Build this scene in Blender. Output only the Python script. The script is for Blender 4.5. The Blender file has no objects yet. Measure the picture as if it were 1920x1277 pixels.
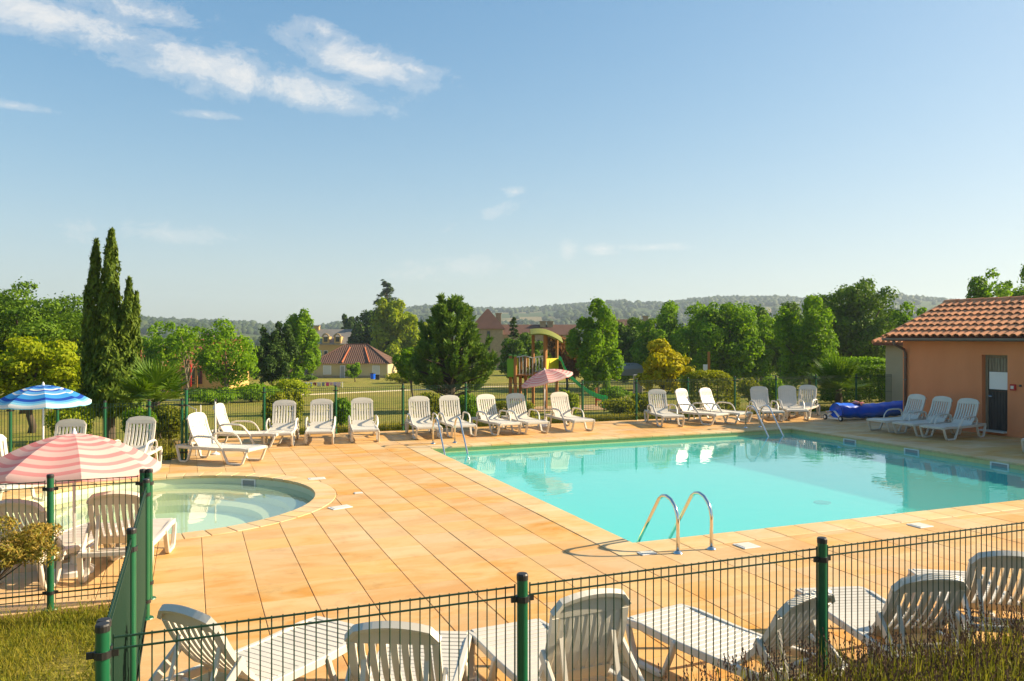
import bpy, bmesh, math, random
import numpy as np
from mathutils import Vector, Matrix

# ------------------------------------------------------------------ camera, sky, sun, exposure
SC = bpy.context.scene
COL = SC.collection
F_PX, HZ, CH = 1503.0, 630.0, 2.6          # focal length in photo pixels, horizon row, eye height
YAW = math.radians(21.9)
CU, CV = -5.13, -8.74                      # camera place on the deck grid (u along the pool, v across it)
FW = (math.sin(YAW), math.cos(YAW)); RT = (math.cos(YAW), -math.sin(YAW))

cam_data = bpy.data.cameras.new('camera'); cam = bpy.data.objects.new('camera', cam_data); COL.objects.link(cam)
cam.location = (CU, CV, CH); cam.rotation_euler = (math.radians(90), 0, -YAW)
cam_data.sensor_width = 36; cam_data.lens = 36 * F_PX / 1920
cam_data.shift_y = -8.5 / 1920
cam_data.clip_start = 0.05; cam_data.clip_end = 9000
SC.camera = cam

SUN_EL = math.radians(27)
_sx, _sy = 0.985, 0.17                     # towards the sun, in right / ahead terms
SUN_D = Vector((_sx*RT[0] + _sy*FW[0], _sx*RT[1] + _sy*FW[1], 0)).normalized()
SUN_AZ = math.atan2(SUN_D.x, SUN_D.y)      # clockwise from +Y
world = bpy.data.worlds.new('World'); SC.world = world; world.use_nodes = True
sun_data = bpy.data.lights.new('sun', 'SUN'); sun = bpy.data.objects.new('sun', sun_data); COL.objects.link(sun)
sun_data.energy = 4.7; sun_data.angle = math.radians(0.6); sun_data.color = (1.0, 0.83, 0.58)
_dir = Vector((SUN_D.x*math.cos(SUN_EL), SUN_D.y*math.cos(SUN_EL), math.sin(SUN_EL)))
sun.rotation_euler = _dir.to_track_quat('Z', 'Y').to_euler()
sun.location = (20, -10, 30)
SC.view_settings.view_transform = 'Standard'; SC.view_settings.look = 'None'
SC.view_settings.gamma = 1.0; SC.view_settings.use_curve_mapping = False
SC.view_settings.exposure = 1.28
SC.render.engine = 'CYCLES'
SC.cycles.use_denoising = True
SC.cycles.max_bounces = 6; SC.cycles.diffuse_bounces = 3; SC.cycles.transparent_max_bounces = 8; SC.cycles.transmission_bounces = 3; SC.cycles.glossy_bounces = 3; SC.cycles.volume_bounces = 0
SC.cycles.caustics_reflective = False; SC.cycles.caustics_refractive = False

def nd(nt, typ, ins=None, **kw):
    n = nt.nodes.new(typ)
    for k, v in kw.items(): setattr(n, k, v)
    for k, v in (ins or {}).items():
        if hasattr(v, 'is_linked') or isinstance(v, bpy.types.NodeSocket): nt.links.new(v, n.inputs[k])
        else: n.inputs[k].default_value = v
    return n
def M_(nt, op, a, b=None, c=None, clamp=False):
    n = nt.nodes.new('ShaderNodeMath'); n.operation = op; n.use_clamp = clamp
    for i, v in enumerate((a, b, c)):
        if v is None: continue
        if isinstance(v, bpy.types.NodeSocket): nt.links.new(v, n.inputs[i])
        else: n.inputs[i].default_value = v
    return n.outputs[0]
def mixc(nt, fac, a, b, typ='MIX'):
    n = nt.nodes.new('ShaderNodeMix'); n.data_type = 'RGBA'; n.blend_type = typ
    for i, v in ((0, fac), (6, a), (7, b)):
        if isinstance(v, bpy.types.NodeSocket): nt.links.new(v, n.inputs[i])
        else: n.inputs[i].default_value = v if i == 0 else (tuple(v) + (1,))[:4]
    return n.outputs[2]
def ramp(nt, fac, stops, interp='LINEAR'):
    n = nt.nodes.new('ShaderNodeValToRGB'); cr = n.color_ramp; cr.interpolation = interp
    while len(cr.elements) < len(stops): cr.elements.new(0.5)
    for e, (p, c) in zip(cr.elements, stops):
        e.position = p; e.color = (tuple(c) + (1,))[:4] if hasattr(c, '__len__') else (c, c, c, 1)
    nt.links.new(fac, n.inputs[0]); return n.outputs[0]

def build_world():
    nt = world.node_tree; nt.nodes.clear()
    sky = nd(nt, 'ShaderNodeTexSky', sky_type='NISHITA', sun_disc=False, sun_elevation=SUN_EL, sun_rotation=SUN_AZ,
             altitude=150, air_density=1.0, dust_density=1.3, ozone_density=1.2)
    tc = nd(nt, 'ShaderNodeTexCoord')
    sp = nd(nt, 'ShaderNodeSeparateXYZ', {0: tc.outputs['Generated']})
    az = M_(nt, 'SUBTRACT', M_(nt, 'ARCTAN2', sp.outputs[0], sp.outputs[1]), YAW)      # 0 ahead, + to the right
    el = M_(nt, 'ARCSINE', sp.outputs[2])
    cv = nd(nt, 'ShaderNodeCombineXYZ', {0: az, 1: M_(nt, 'MULTIPLY', el, 1.7), 2: 0.0}).outputs[0]
    wob = nd(nt, 'ShaderNodeTexNoise', {'Vector': cv, 'Scale': 7.0, 'Detail': 3.0})
    cvw = nd(nt, 'ShaderNodeVectorMath', {0: cv, 1: nd(nt, 'ShaderNodeVectorMath', {0: wob.outputs['Color'], 1: (0.10, 0.09, 0.0)}, operation='MULTIPLY').outputs[0]}, operation='ADD').outputs[0]
    n1 = nd(nt, 'ShaderNodeTexNoise', {'Vector': cvw, 'Scale': 19.0, 'Detail': 12.0, 'Roughness': 0.74}).outputs['Fac']
    n2 = nd(nt, 'ShaderNodeTexNoise', {'Vector': cv, 'Scale': 3.1, 'Detail': 4.0, 'Roughness': 0.55}).outputs['Fac']
    total = None
    # banks of cloud: (azimuth, elevation, half width, half height, slope, strength)
    for a0, e0, ra, re, sl, st in ((-0.530, 0.333, 0.17, 0.028, -0.10, 1.0), (-0.47, 0.355, 0.13, 0.022, -0.05, 0.8), (-0.36, 0.303, 0.13, 0.032, -0.10, 1.0),
                                   (-0.262, 0.289, 0.12, 0.026, -0.14, 1.0), (-0.185, 0.325, 0.11, 0.028, -0.22, 1.0), (-0.225, 0.352, 0.07, 0.016, -0.2, 0.8), (-0.12, 0.318, 0.06, 0.016, -0.1, 0.8),
                                   (0.070, 0.104, 0.016, 0.018, 0.0, 0.8), (0.108, 0.106, 0.028, 0.010, 0.0, 0.75), (-0.06, 0.085, 0.14, 0.022, 0.1, 0.60),
                                   (-0.42, 0.118, 0.17, 0.018, 0.0, 0.58), (0.003, 0.178, 0.022, 0.010, 0.0, 0.75), (-0.02, 0.155, 0.10, 0.014, 0.35, 0.55), (0.184, 0.109, 0.06, 0.007, 0, 0.70), (-0.56, 0.24, 0.07, 0.007, -0.05, 0.7), (-0.36, 0.252, 0.05, 0.007, 0, 0.65)):
        da = M_(nt, 'SUBTRACT', az, a0)
        de = M_(nt, 'SUBTRACT', M_(nt, 'SUBTRACT', el, e0), M_(nt, 'MULTIPLY', da, sl))
        q = M_(nt, 'ADD', M_(nt, 'POWER', M_(nt, 'ABSOLUTE', M_(nt, 'DIVIDE', da, ra)), 2.0), M_(nt, 'POWER', M_(nt, 'ABSOLUTE', M_(nt, 'DIVIDE', de, re)), 2.0))
        g = M_(nt, 'MULTIPLY', M_(nt, 'EXPONENT', M_(nt, 'MULTIPLY', q, -1.0)), st)
        total = g if total is None else M_(nt, 'MAXIMUM', total, g)
    # fair-weather wisps over the rest of the sky
    away = M_(nt, 'GREATER_THAN', M_(nt, 'ABSOLUTE', az), 0.75)
    wisp = M_(nt, 'MULTIPLY', M_(nt, 'SUBTRACT', n2, 0.50, clamp=True), 2.2)
    total = M_(nt, 'MAXIMUM', total, M_(nt, 'MULTIPLY', wisp, M_(nt, 'ADD', M_(nt, 'MULTIPLY', away, 0.6), 0.22)))
    d = M_(nt, 'ADD', M_(nt, 'MULTIPLY', n1, 2.3), M_(nt, 'SUBTRACT', M_(nt, 'MULTIPLY', total, 1.30), 1.64))
    cl = ramp(nt, d, [(0.0, 0.0), (0.35, 0.25), (0.75, 0.72), (1.0, 0.92)], 'EASE')
    # horizon air: a pale warm-grey veil that is the same all round
    veil = M_(nt, 'POWER', M_(nt, 'SUBTRACT', 1.0, M_(nt, 'MAXIMUM', sp.outputs[2], 0.0), clamp=True), 9.0)
    hs = nd(nt, 'ShaderNodeVectorMath', {0: nd(nt, 'ShaderNodeHueSaturation', {'Saturation': 1.1, 'Value': 1.0, 'Color': sky.outputs[0]}).outputs[0], 1: (0.955, 1.01, 1.0)}, operation='MULTIPLY').outputs[0]
    comp = nd(nt, 'ShaderNodeVectorMath', {0: hs, 1: nd(nt, 'ShaderNodeVectorMath', {0: nd(nt, 'ShaderNodeVectorMath', {0: hs, 1: (0.215, 0.195, 0.175)}, operation='MULTIPLY').outputs[0], 1: (1.0, 1.0, 1.0)}, operation='ADD').outputs[0]}, operation='DIVIDE').outputs[0]
    skyc = mixc(nt, M_(nt, 'MULTIPLY', veil, 0.45), nd(nt, 'ShaderNodeHueSaturation', {'Saturation': 1.26, 'Value': 1.0, 'Color': comp}).outputs[0], (2.4, 2.52, 2.32))
    out = mixc(nt, M_(nt, 'MULTIPLY', cl, 0.78), skyc, (3.55, 3.35, 3.1))
    bg = nd(nt, 'ShaderNodeBackground', {'Color': out, 'Strength': 0.125})
    wo = nd(nt, 'ShaderNodeOutputWorld', {'Surface': bg.outputs[0]})
build_world()

# ------------------------------------------------------------------ helpers
rng = np.random.default_rng(7); random.seed(7)
def P(px, Y):
    X = (px - 960) / F_PX * Y
    return (CU + X*RT[0] + Y*FW[0], CV + X*RT[1] + Y*FW[1])
def zat(py, Y): return CH - (py - HZ) * Y / F_PX
def U_at(px, v):
    k = (px - 960) / F_PX; dv = v - CV
    return CU + dv * (FW[0] + RT[0]*k) / (RT[0] - FW[0]*k)
def V_at(px, u):
    k = (px - 960) / F_PX; du = u - CU
    return CV + du * (RT[0] - FW[0]*k) / (FW[0] + RT[0]*k)
def smooth01(t): t = max(0, min(1, t)); return t*t*(3-2*t)

class MB:
    def __init__(s): s.v = []; s.f = []
    def add(s, vs, fs):
        o = len(s.v); s.v += [tuple(p) for p in vs]; s.f += [tuple(i+o for i in f) for f in fs]; return s
    def box(s, c, d, R=None):
        x, y, z = d[0]/2, d[1]/2, d[2]/2
        vs = [Vector(p) for p in ((-x,-y,-z),(x,-y,-z),(x,y,-z),(-x,y,-z),(-x,-y,z),(x,-y,z),(x,y,z),(-x,y,z))]
        if R is not None: vs = [R @ p for p in vs]
        c = Vector(c)
        return s.add([p + c for p in vs], [(0,3,2,1),(4,5,6,7),(0,1,5,4),(1,2,6,5),(2,3,7,6),(3,0,4,7)])
    def prism(s, pts, z0, z1):
        n = len(pts)
        vs = [(p[0], p[1], z0) for p in pts] + [(p[0], p[1], z1) for p in pts]
        fs = [tuple(range(n))[::-1], tuple(range(n, 2*n))] + [(i, (i+1) % n, n+(i+1) % n, n+i) for i in range(n)]
        return s.add(vs, fs)
    def tube(s, pts, r, n=6, closed=False, sec=None, cap=True, up=(0,0,1)):
        pts = [Vector(p) for p in pts]; m = len(pts)
        rs = r if hasattr(r, '__len__') else [r]*m
        vs = []; prev = None
        for i, p in enumerate(pts):
            if closed: t = pts[(i+1) % m] - pts[i-1]
            else: t = pts[min(i+1, m-1)] - pts[max(i-1, 0)]
            t.normalize()
            if prev is None:
                a = Vector(up).cross(t)
                if a.length < 1e-3: a = Vector((1,0,0)).cross(t) if abs(t.x) < .9 else Vector((0,1,0)).cross(t)
            else: a = prev - t*prev.dot(t)
            a.normalize(); prev = a; b = t.cross(a)
            if sec:
                w, h = sec[0]/2, sec[1]/2
                for (i1, i2) in ((-w,-h),(w,-h),(w,h),(-w,h)): vs.append(p + a*i1 + b*i2)
            else:
                for k in range(n):
                    an = 2*math.pi*k/n; vs.append(p + (a*math.cos(an) + b*math.sin(an))*rs[i])
        if sec: n = 4
        fs = []
        for i in range(m if closed else m-1):
            j = (i+1) % m
            for k in range(n): fs.append((i*n+k, i*n+(k+1) % n, j*n+(k+1) % n, j*n+k))
        if cap and not closed:
            fs.append(tuple(range(n))[::-1]); fs.append(tuple((m-1)*n+k for k in range(n)))
        return s.add(vs, fs)
    def lathe(s, prof, n=24, c=(0,0)):
        vs = []; m = len(prof)
        for (r, z) in prof:
            for k in range(n):
                a = 2*math.pi*k/n; vs.append((c[0]+r*math.cos(a), c[1]+r*math.sin(a), z))
        fs = [(i*n+k, i*n+(k+1) % n, (i+1)*n+(k+1) % n, (i+1)*n+k) for i in range(m-1) for k in range(n)]
        return s.add(vs, fs)
    def mesh(s, name, mat=None, smooth=False, bevel=0, seg=1):
        me = bpy.data.meshes.new(name); me.from_pydata(s.v, [], s.f)
        if bevel:
            bm = bmesh.new(); bm.from_mesh(me)
            bmesh.ops.bevel(bm, geom=bm.edges[:], offset=bevel, segments=seg, affect='EDGES', clamp_overlap=True)
            bm.to_mesh(me); bm.free()
        if mat: me.materials.append(mat)
        if smooth: me.polygons.foreach_set('use_smooth', [True]*len(me.polygons))
        me.update(); return me
    def build(s, name, mat, parent=None, loc=(0,0,0), rz=0, **kw):
        return link(name, s.mesh(name, mat, **kw), parent, loc, rz)
def link(name, me, parent=None, loc=(0,0,0), rz=0):
    o = bpy.data.objects.new(name, me); COL.objects.link(o); o.location = loc; o.rotation_euler = (0,0,rz)
    if parent: o.parent = parent
    return o
def tag(o, label=None, cat=None, group=None, kind=None):
    if label: o['label'] = label
    if cat: o['category'] = cat
    if group: o['group'] = group
    if kind: o['kind'] = kind
    return o
def thing(name, label, cat, loc=(0,0,0), rz=0, group=None):
    o = bpy.data.objects.new(name, None); COL.objects.link(o); o.location = loc; o.rotation_euler = (0,0,rz)
    o.empty_display_size = 0.2
    return tag(o, label, cat, group)
KIDS = {}
def copy_tree(o, parent=None):
    c = o.copy(); COL.objects.link(c); c.parent = parent
    for ch in o.children: copy_tree(ch, c)
    return c

# ------------------------------------------------------------------ materials
def new_mat(name):
    m = bpy.data.materials.new(name); m.use_nodes = True; nt = m.node_tree; nt.nodes.clear()
    out = nt.nodes.new('ShaderNodeOutputMaterial'); return m, nt, out
def pmat(name, c, rough=0.6, c2=None, scale=4.0, var=0.5, bump=0.0, bscale=40.0, metal=0.0, detail=5.0, spec=0.5, rnd=0.0, stretch=None, coat=0.0):
    m, nt, out = new_mat(name)
    geo = nd(nt, 'ShaderNodeNewGeometry'); pos = geo.outputs['Position']
    if stretch: pos = nd(nt, 'ShaderNodeVectorMath', {0: pos, 1: stretch}, operation='MULTIPLY').outputs[0]
    b = nd(nt, 'ShaderNodeBsdfPrincipled', {'Roughness': rough, 'Metallic': metal, 'Specular IOR Level': spec, 'Coat Weight': coat})
    col = None
    if c2:
        n = nd(nt, 'ShaderNodeTexNoise', {'Vector': pos, 'Scale': scale, 'Detail': detail, 'Roughness': 0.6})
        f = ramp(nt, n.outputs['Fac'], [(0.5-var/2, 0.0), (0.5+var/2, 1.0)])
        col = mixc(nt, f, c, c2)
    else:
        col = mixc(nt, 0.0, c, c)
    if rnd:
        oi = nd(nt, 'ShaderNodeObjectInfo')
        v = M_(nt, 'ADD', M_(nt, 'MULTIPLY', oi.outputs['Random'], rnd), 1.0 - rnd*0.5)
        col = nd(nt, 'ShaderNodeHueSaturation', {'Value': v, 'Color': col}).outputs[0]
    nt.links.new(col, b.inputs['Base Color'])
    if bump:
        n2 = nd(nt, 'ShaderNodeTexNoise', {'Vector': pos, 'Scale': bscale, 'Detail': 4.0})
        bp = nd(nt, 'ShaderNodeBump', {'Strength': bump, 'Distance': 0.01, 'Height': n2.outputs['Fac']})
        nt.links.new(bp.outputs[0], b.inputs['Normal'])
    nt.links.new(b.outputs[0], out.inputs[0]); return m
def leaf_mat(name, c1, c2, trans=0.42, rough=0.6, spec=0.12):
    m, nt, out = new_mat(name)
    at = nd(nt, 'ShaderNodeAttribute', attribute_name='tint')
    geo = nd(nt, 'ShaderNodeNewGeometry')
    n = nd(nt, 'ShaderNodeTexNoise', {'Vector': geo.outputs['Position'], 'Scale': 0.9, 'Detail': 3.0})
    f = M_(nt, 'ADD', M_(nt, 'MULTIPLY', at.outputs['Fac'], 0.65), M_(nt, 'MULTIPLY', M_(nt, 'SUBTRACT', n.outputs['Fac'], 0.32), 0.95), clamp=True)
    col = mixc(nt, f, c1, c2)
    b = nd(nt, 'ShaderNodeBsdfPrincipled', {'Base Color': col, 'Roughness': rough, 'Specular IOR Level': spec})
    tcol = nd(nt, 'ShaderNodeHueSaturation', {'Saturation': 1.1, 'Value': 1.35, 'Color': col}).outputs[0]
    t = nd(nt, 'ShaderNodeBsdfTranslucent', {'Color': tcol})
    mx = nd(nt, 'ShaderNodeMixShader', {0: trans, 1: b.outputs[0], 2: t.outputs[0]})
    nt.links.new(mx.outputs[0], out.inputs[0]); return m

def slab_mat(name, c1, c2, c3):
    m, nt, out = new_mat(name)
    geo = nd(nt, 'ShaderNodeNewGeometry'); pos = geo.outputs['Position']
    st = nd(nt, 'ShaderNodeVectorMath', {0: pos, 1: (1.0, 2.3, 1.0)}, operation='MULTIPLY').outputs[0]
    n1 = nd(nt, 'ShaderNodeTexNoise', {'Vector': st, 'Scale': 1.25, 'Detail': 6.0, 'Roughness': 0.62, 'Distortion': 0.6}).outputs['Fac']
    n2 = nd(nt, 'ShaderNodeTexNoise', {'Vector': pos, 'Scale': 0.35, 'Detail': 3.0}).outputs['Fac']
    n3 = nd(nt, 'ShaderNodeTexNoise', {'Vector': pos, 'Scale': 55.0, 'Detail': 4.0}).outputs['Fac']
    col = mixc(nt, ramp(nt, n1, [(0.42, 0.0), (0.62, 1.0)]), c1, c2)
    col = mixc(nt, ramp(nt, n2, [(0.40, 0.0), (0.65, 0.55)]), col, c3)
    n4 = nd(nt, 'ShaderNodeTexNoise', {'Vector': pos, 'Scale': 2.6, 'Detail': 8.0, 'Roughness': 0.75}).outputs['Fac']
    col = mixc(nt, ramp(nt, n4, [(0.55, 0.0), (0.76, 0.5)]), col, (0.30, 0.15, 0.05))
    at = nd(nt, 'ShaderNodeAttribute', attribute_name='tint').outputs['Fac']
    oi = nd(nt, 'ShaderNodeObjectInfo').outputs['Random']
    r = M_(nt, 'FRACT', M_(nt, 'ADD', at, oi))
    val = M_(nt, 'ADD', M_(nt, 'MULTIPLY', r, 0.15), M_(nt, 'ADD', M_(nt, 'MULTIPLY', n3, 0.14), 0.85))
    r2 = M_(nt, 'FRACT', M_(nt, 'MULTIPLY', r, 7.31))
    sat = M_(nt, 'ADD', M_(nt, 'MULTIPLY', r2, 0.16), 0.92)
    col = nd(nt, 'ShaderNodeHueSaturation', {'Value': val, 'Saturation': sat, 'Color': col}).outputs[0]
    ro = M_(nt, 'ADD', M_(nt, 'MULTIPLY', n1, 0.3), 0.5)
    b = nd(nt, 'ShaderNodeBsdfPrincipled', {'Base Color': col, 'Roughness': ro, 'Specular IOR Level': 0.35})
    bp = nd(nt, 'ShaderNodeBump', {'Strength': 0.35, 'Distance': 0.004, 'Height': n3})
    nt.links.new(bp.outputs[0], b.inputs['Normal']); nt.links.new(b.outputs[0], out.inputs[0]); return m

def water_mat(name, tint, bump, sc, milk, mcol):
    m, nt, out = new_mat(name)
    geo = nd(nt, 'ShaderNodeNewGeometry'); pos = geo.outputs['Position']
    st = nd(nt, 'ShaderNodeVectorMath', {0: pos, 1: (1.0, 1.6, 1.0)}, operation='MULTIPLY').outputs[0]
    n1 = nd(nt, 'ShaderNodeTexNoise', {'Vector': st, 'Scale': sc, 'Detail': 2.5, 'Roughness': 0.5, 'Distortion': 0.4}).outputs['Fac']
    bp = nd(nt, 'ShaderNodeBump', {'Strength': bump, 'Distance': 0.02, 'Height': n1}).outputs[0]
    cs = M_(nt, 'ABSOLUTE', nd(nt, 'ShaderNodeVectorMath', {0: geo.outputs['Incoming'], 1: bp}, operation='DOT_PRODUCT').outputs['Value'])
    fr = M_(nt, 'ADD', M_(nt, 'MULTIPLY', M_(nt, 'POWER', M_(nt, 'SUBTRACT', 1.0, cs, clamp=True), 5.0), 0.98), 0.02, clamp=True)
    tr = nd(nt, 'ShaderNodeBsdfTransparent', {'Color': tuple(tint) + (1,)})
    gl = nd(nt, 'ShaderNodeBsdfGlossy', {'Color': (1,1,1,1), 'Roughness': 0.0, 'Normal': bp})
    df = nd(nt, 'ShaderNodeBsdfDiffuse', {'Color': tuple(mcol) + (1,)})          # light scattered back by the slightly cloudy water
    bd = nd(nt, 'ShaderNodeMixShader', {0: milk, 1: tr.outputs[0], 2: df.outputs[0]})
    mx = nd(nt, 'ShaderNodeMixShader', {0: fr, 1: bd.outputs[0], 2: gl.outputs[0]})
    nt.links.new(mx.outputs[0], out.inputs[0]); return m
def stripe_mat(name, stops):
    m, nt, out = new_mat(name)
    uv = nd(nt, 'ShaderNodeUVMap'); sp = nd(nt, 'ShaderNodeSeparateXYZ', {0: uv.outputs[0]})
    col = ramp(nt, sp.outputs[0], stops, 'CONSTANT')
    b = nd(nt, 'ShaderNodeBsdfPrincipled', {'Base Color': col, 'Roughness': 0.75, 'Specular IOR Level': 0.2})
    t = nd(nt, 'ShaderNodeBsdfTranslucent', {'Color': col})
    mx = nd(nt, 'ShaderNodeMixShader', {0: 0.35, 1: b.outputs[0], 2: t.outputs[0]})
    nt.links.new(mx.outputs[0], out.inputs[0]); return m
def lawn_mat():
    m, nt, out = new_mat('lawn')
    geo = nd(nt, 'ShaderNodeNewGeometry'); pos = geo.outputs['Position']
    a = nd(nt, 'ShaderNodeTexNoise', {'Vector': pos, 'Scale': 0.09, 'Detail': 5.0, 'Roughness': 0.6}).outputs['Fac']
    b_ = nd(nt, 'ShaderNodeTexNoise', {'Vector': pos, 'Scale': 1.6, 'Detail': 6.0, 'Roughness': 0.7}).outputs['Fac']
    c_ = nd(nt, 'ShaderNodeTexNoise', {'Vector': pos, 'Scale': 14.0, 'Detail': 5.0, 'Roughness': 0.75}).outputs['Fac']
    col = mixc(nt, ramp(nt, a, [(0.38, 0.0), (0.60, 1.0)]), (0.14, 0.195, 0.016), (0.29, 0.26, 0.05))
    col = mixc(nt, ramp(nt, b_, [(0.42, 0.0), (0.66, 0.8)]), col, (0.44, 0.32, 0.085))
    col = mixc(nt, ramp(nt, c_, [(0.35, 0.55), (0.6, 0.0)]), col, (0.05, 0.06, 0.015))
    b = nd(nt, 'ShaderNodeBsdfPrincipled', {'Base Color': col, 'Roughness': 0.9, 'Specular IOR Level': 0.1})
    bp = nd(nt, 'ShaderNodeBump', {'Strength': 0.8, 'Distance': 0.05, 'Height': c_})
    nt.links.new(bp.outputs[0], b.inputs['Normal']); nt.links.new(b.outputs[0], out.inputs[0]); return m
def roofstripe_mat(name, c1, c2, c3, freq):
    m, nt, out = new_mat(name)
    tc = nd(nt, 'ShaderNodeTexCoord').outputs['Object']
    w = nd(nt, 'ShaderNodeTexWave', {'Vector': tc, 'Scale': freq, 'Distortion': 0.3, 'Detail': 1.0}, wave_type='BANDS', bands_direction='X').outputs['Fac']
    n = nd(nt, 'ShaderNodeTexNoise', {'Vector': tc, 'Scale': 1.6, 'Detail': 6.0, 'Roughness': 0.7}).outputs['Fac']
    col = mixc(nt, ramp(nt, n, [(0.35, 0.0), (0.7, 1.0)]), c1, c2)
    col = mixc(nt, ramp(nt, w, [(0.1, 0.55), (0.6, 0.0)]), col, c3)
    b = nd(nt, 'ShaderNodeBsdfPrincipled', {'Base Color': col, 'Roughness': 0.85})
    bp = nd(nt, 'ShaderNodeBump', {'Strength': 0.8, 'Distance': 0.06, 'Height': w})
    nt.links.new(bp.outputs[0], b.inputs['Normal']); nt.links.new(b.outputs[0], out.inputs[0]); return m

MT = {}
MT['slab'] = slab_mat('sandstone_slab', (0.625, 0.395, 0.16), (0.60, 0.295, 0.075), (0.66, 0.455, 0.23))
MT['coping'] = slab_mat('coping_stone', (0.68, 0.48, 0.24), (0.64, 0.39, 0.15), (0.72, 0.54, 0.30))
MT['mortar'] = pmat('joint_sand', (0.34, 0.21, 0.09), 0.9, (0.46, 0.30, 0.14), 3)
MT['liner'] = pmat('pool_liner', (0.17, 0.78, 0.72), 0.5, (0.20, 0.80, 0.74), 1.5, 0.6)
MT['band'] = pmat('tile_band', (0.66, 0.62, 0.26), 0.45, (0.58, 0.53, 0.22), 5, 0.5, stretch=(4, 4, 0.4))
MT['wading'] = pmat('wading_plaster', (0.68, 0.72, 0.52), 0.6, (0.62, 0.67, 0.48), 2)
MT['wading_floor'] = pmat('wading_floor', (0.70, 0.85, 0.68), 0.6, (0.66, 0.82, 0.66), 1.5)
MT['water'] = water_mat('pool_water', (0.68, 0.98, 0.95), 0.13, 2.4, 0.48, (0.13, 0.70, 0.63))
MT['water2'] = water_mat('wading_water', (0.95, 0.98, 0.86), 0.08, 2.6, 0.28, (0.50, 0.68, 0.52))
MT['lawn'] = lawn_mat()
MT['plastic'] = pmat('white_plastic', (0.68, 0.625, 0.53), 0.42, (0.59, 0.54, 0.45), 3.0, 0.5, rnd=0.06)
MT['green_metal'] = pmat('green_painted_metal', (0.008, 0.115, 0.045), 0.36, (0.006, 0.09, 0.036), 6)
MT['green_wire'] = pmat('green_wire', (0.002, 0.032, 0.013), 0.6)
MT['black'] = pmat('black_plastic', (0.018, 0.016, 0.015), 0.5)
MT['steel'] = pmat('steel', (0.72, 0.70, 0.66), 0.13, metal=1.0)
MT['white'] = pmat('white_paint', (0.78, 0.76, 0.72), 0.5)
MT['terracotta_wall'] = pmat('terracotta_render', (0.78, 0.29, 0.125), 0.9, (0.66, 0.225, 0.09), 1.3, 0.6, bump=0.35, bscale=70, detail=8, stretch=(1, 1, 0.4))
MT['tile'] = pmat('clay_tile', (0.55, 0.19, 0.075), 0.8, (0.62, 0.28, 0.125), 5.0, 0.6, bump=0.3, bscale=30, rnd=0.36)
MT['underlay'] = pmat('roof_underlay', (0.20, 0.075, 0.04), 0.9)
MT['zinc'] = pmat('zinc', (0.20, 0.19, 0.18), 0.5, (0.15, 0.145, 0.14), 3, metal=0.3)
MT['copperpipe'] = pmat('brown_pipe', (0.16, 0.10, 0.075), 0.5)
MT['oldwood'] = pmat('weathered_wood', (0.34, 0.28, 0.19), 0.85, (0.17, 0.135, 0.09), 7, 0.5, stretch=(3, 3, 0.35))
MT['darkwood'] = pmat('dark_weathered_wood', (0.085, 0.07, 0.055), 0.85, (0.04, 0.034, 0.028), 7, 0.5, stretch=(3, 3, 0.35))
MT['beige_wall'] = pmat('beige_render', (0.50, 0.40, 0.24), 0.9, (0.44, 0.35, 0.21), 1.2)
MT['red'] = pmat('red_plastic', (0.50, 0.012, 0.012), 0.4)
MT['tarp'] = pmat('blue_tarp', (0.001, 0.09, 0.62), 0.36, (0.002, 0.12, 0.74), 2.5, 0.5, bump=0.6, bscale=9, spec=0.35)
MT['pinkcloth'] = pmat('pink_cloth', (0.72, 0.28, 0.26), 0.85)
MT['rubber'] = pmat('rubber', (0.03, 0.03, 0.03), 0.7)
MT['trunk'] = pmat('bark', (0.105, 0.075, 0.05), 0.95, (0.05, 0.037, 0.026), 5, stretch=(1, 1, 0.3))
MT['palebark'] = pmat('pale_bark', (0.25, 0.20, 0.14), 0.95, (0.15, 0.12, 0.085), 5, stretch=(1, 1, 0.3))
MT['playwood'] = pmat('orange_play_wood', (0.40, 0.165, 0.035), 0.7, (0.30, 0.115, 0.025), 4, stretch=(2, 2, 0.4))
MT['playyellow'] = pmat('yellow_panel', (0.62, 0.50, 0.012), 0.5)
MT['playlime'] = pmat('lime_panel', (0.17, 0.36, 0.012), 0.5)
MT['playroof'] = pmat('olive_roof', (0.19, 0.19, 0.008), 0.6, (0.14, 0.16, 0.008), 2)
MT['slide'] = pmat('green_slide', (0.02, 0.46, 0.09), 0.3)
MT['sand'] = pmat('play_sand', (0.52, 0.33, 0.16), 0.95, (0.44, 0.27, 0.12), 2)
MT['path'] = pmat('pale_path', (0.62, 0.54, 0.40), 0.9)
MT['housewall'] = pmat('cream_render', (0.58, 0.46, 0.235), 0.9, (0.52, 0.41, 0.20), 0.6)
MT['stone'] = pmat('stone', (0.42, 0.31, 0.17), 0.95, (0.28, 0.20, 0.11), 2.4, 0.5, bump=0.6, bscale=3)
MT['shutter'] = pmat('roller_shutter', (0.62, 0.60, 0.52), 0.6)
MT['greydoor'] = pmat('grey_door', (0.30, 0.30, 0.29), 0.6)
MT['glass'] = pmat('window_glass', (0.03, 0.035, 0.04), 0.08, spec=0.8)
MT['rooftile_far'] = roofstripe_mat('far_roof_tiles', (0.105, 0.050, 0.030), (0.15, 0.072, 0.042), (0.045, 0.022, 0.015), 1.1)
MT['roofdark_far'] = pmat('far_roof_brown', (0.125, 0.056, 0.034), 0.9, (0.085, 0.038, 0.025), 0.8, 0.5, detail=8)
MT['rooforange_far'] = pmat('far_roof_orange', (0.50, 0.15, 0.055), 0.9, (0.40, 0.11, 0.045), 0.8, 0.5, detail=8)
MT['slate'] = pmat('far_roof_slate', (0.22, 0.205, 0.18), 0.85, (0.17, 0.155, 0.135), 0.6)
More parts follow.
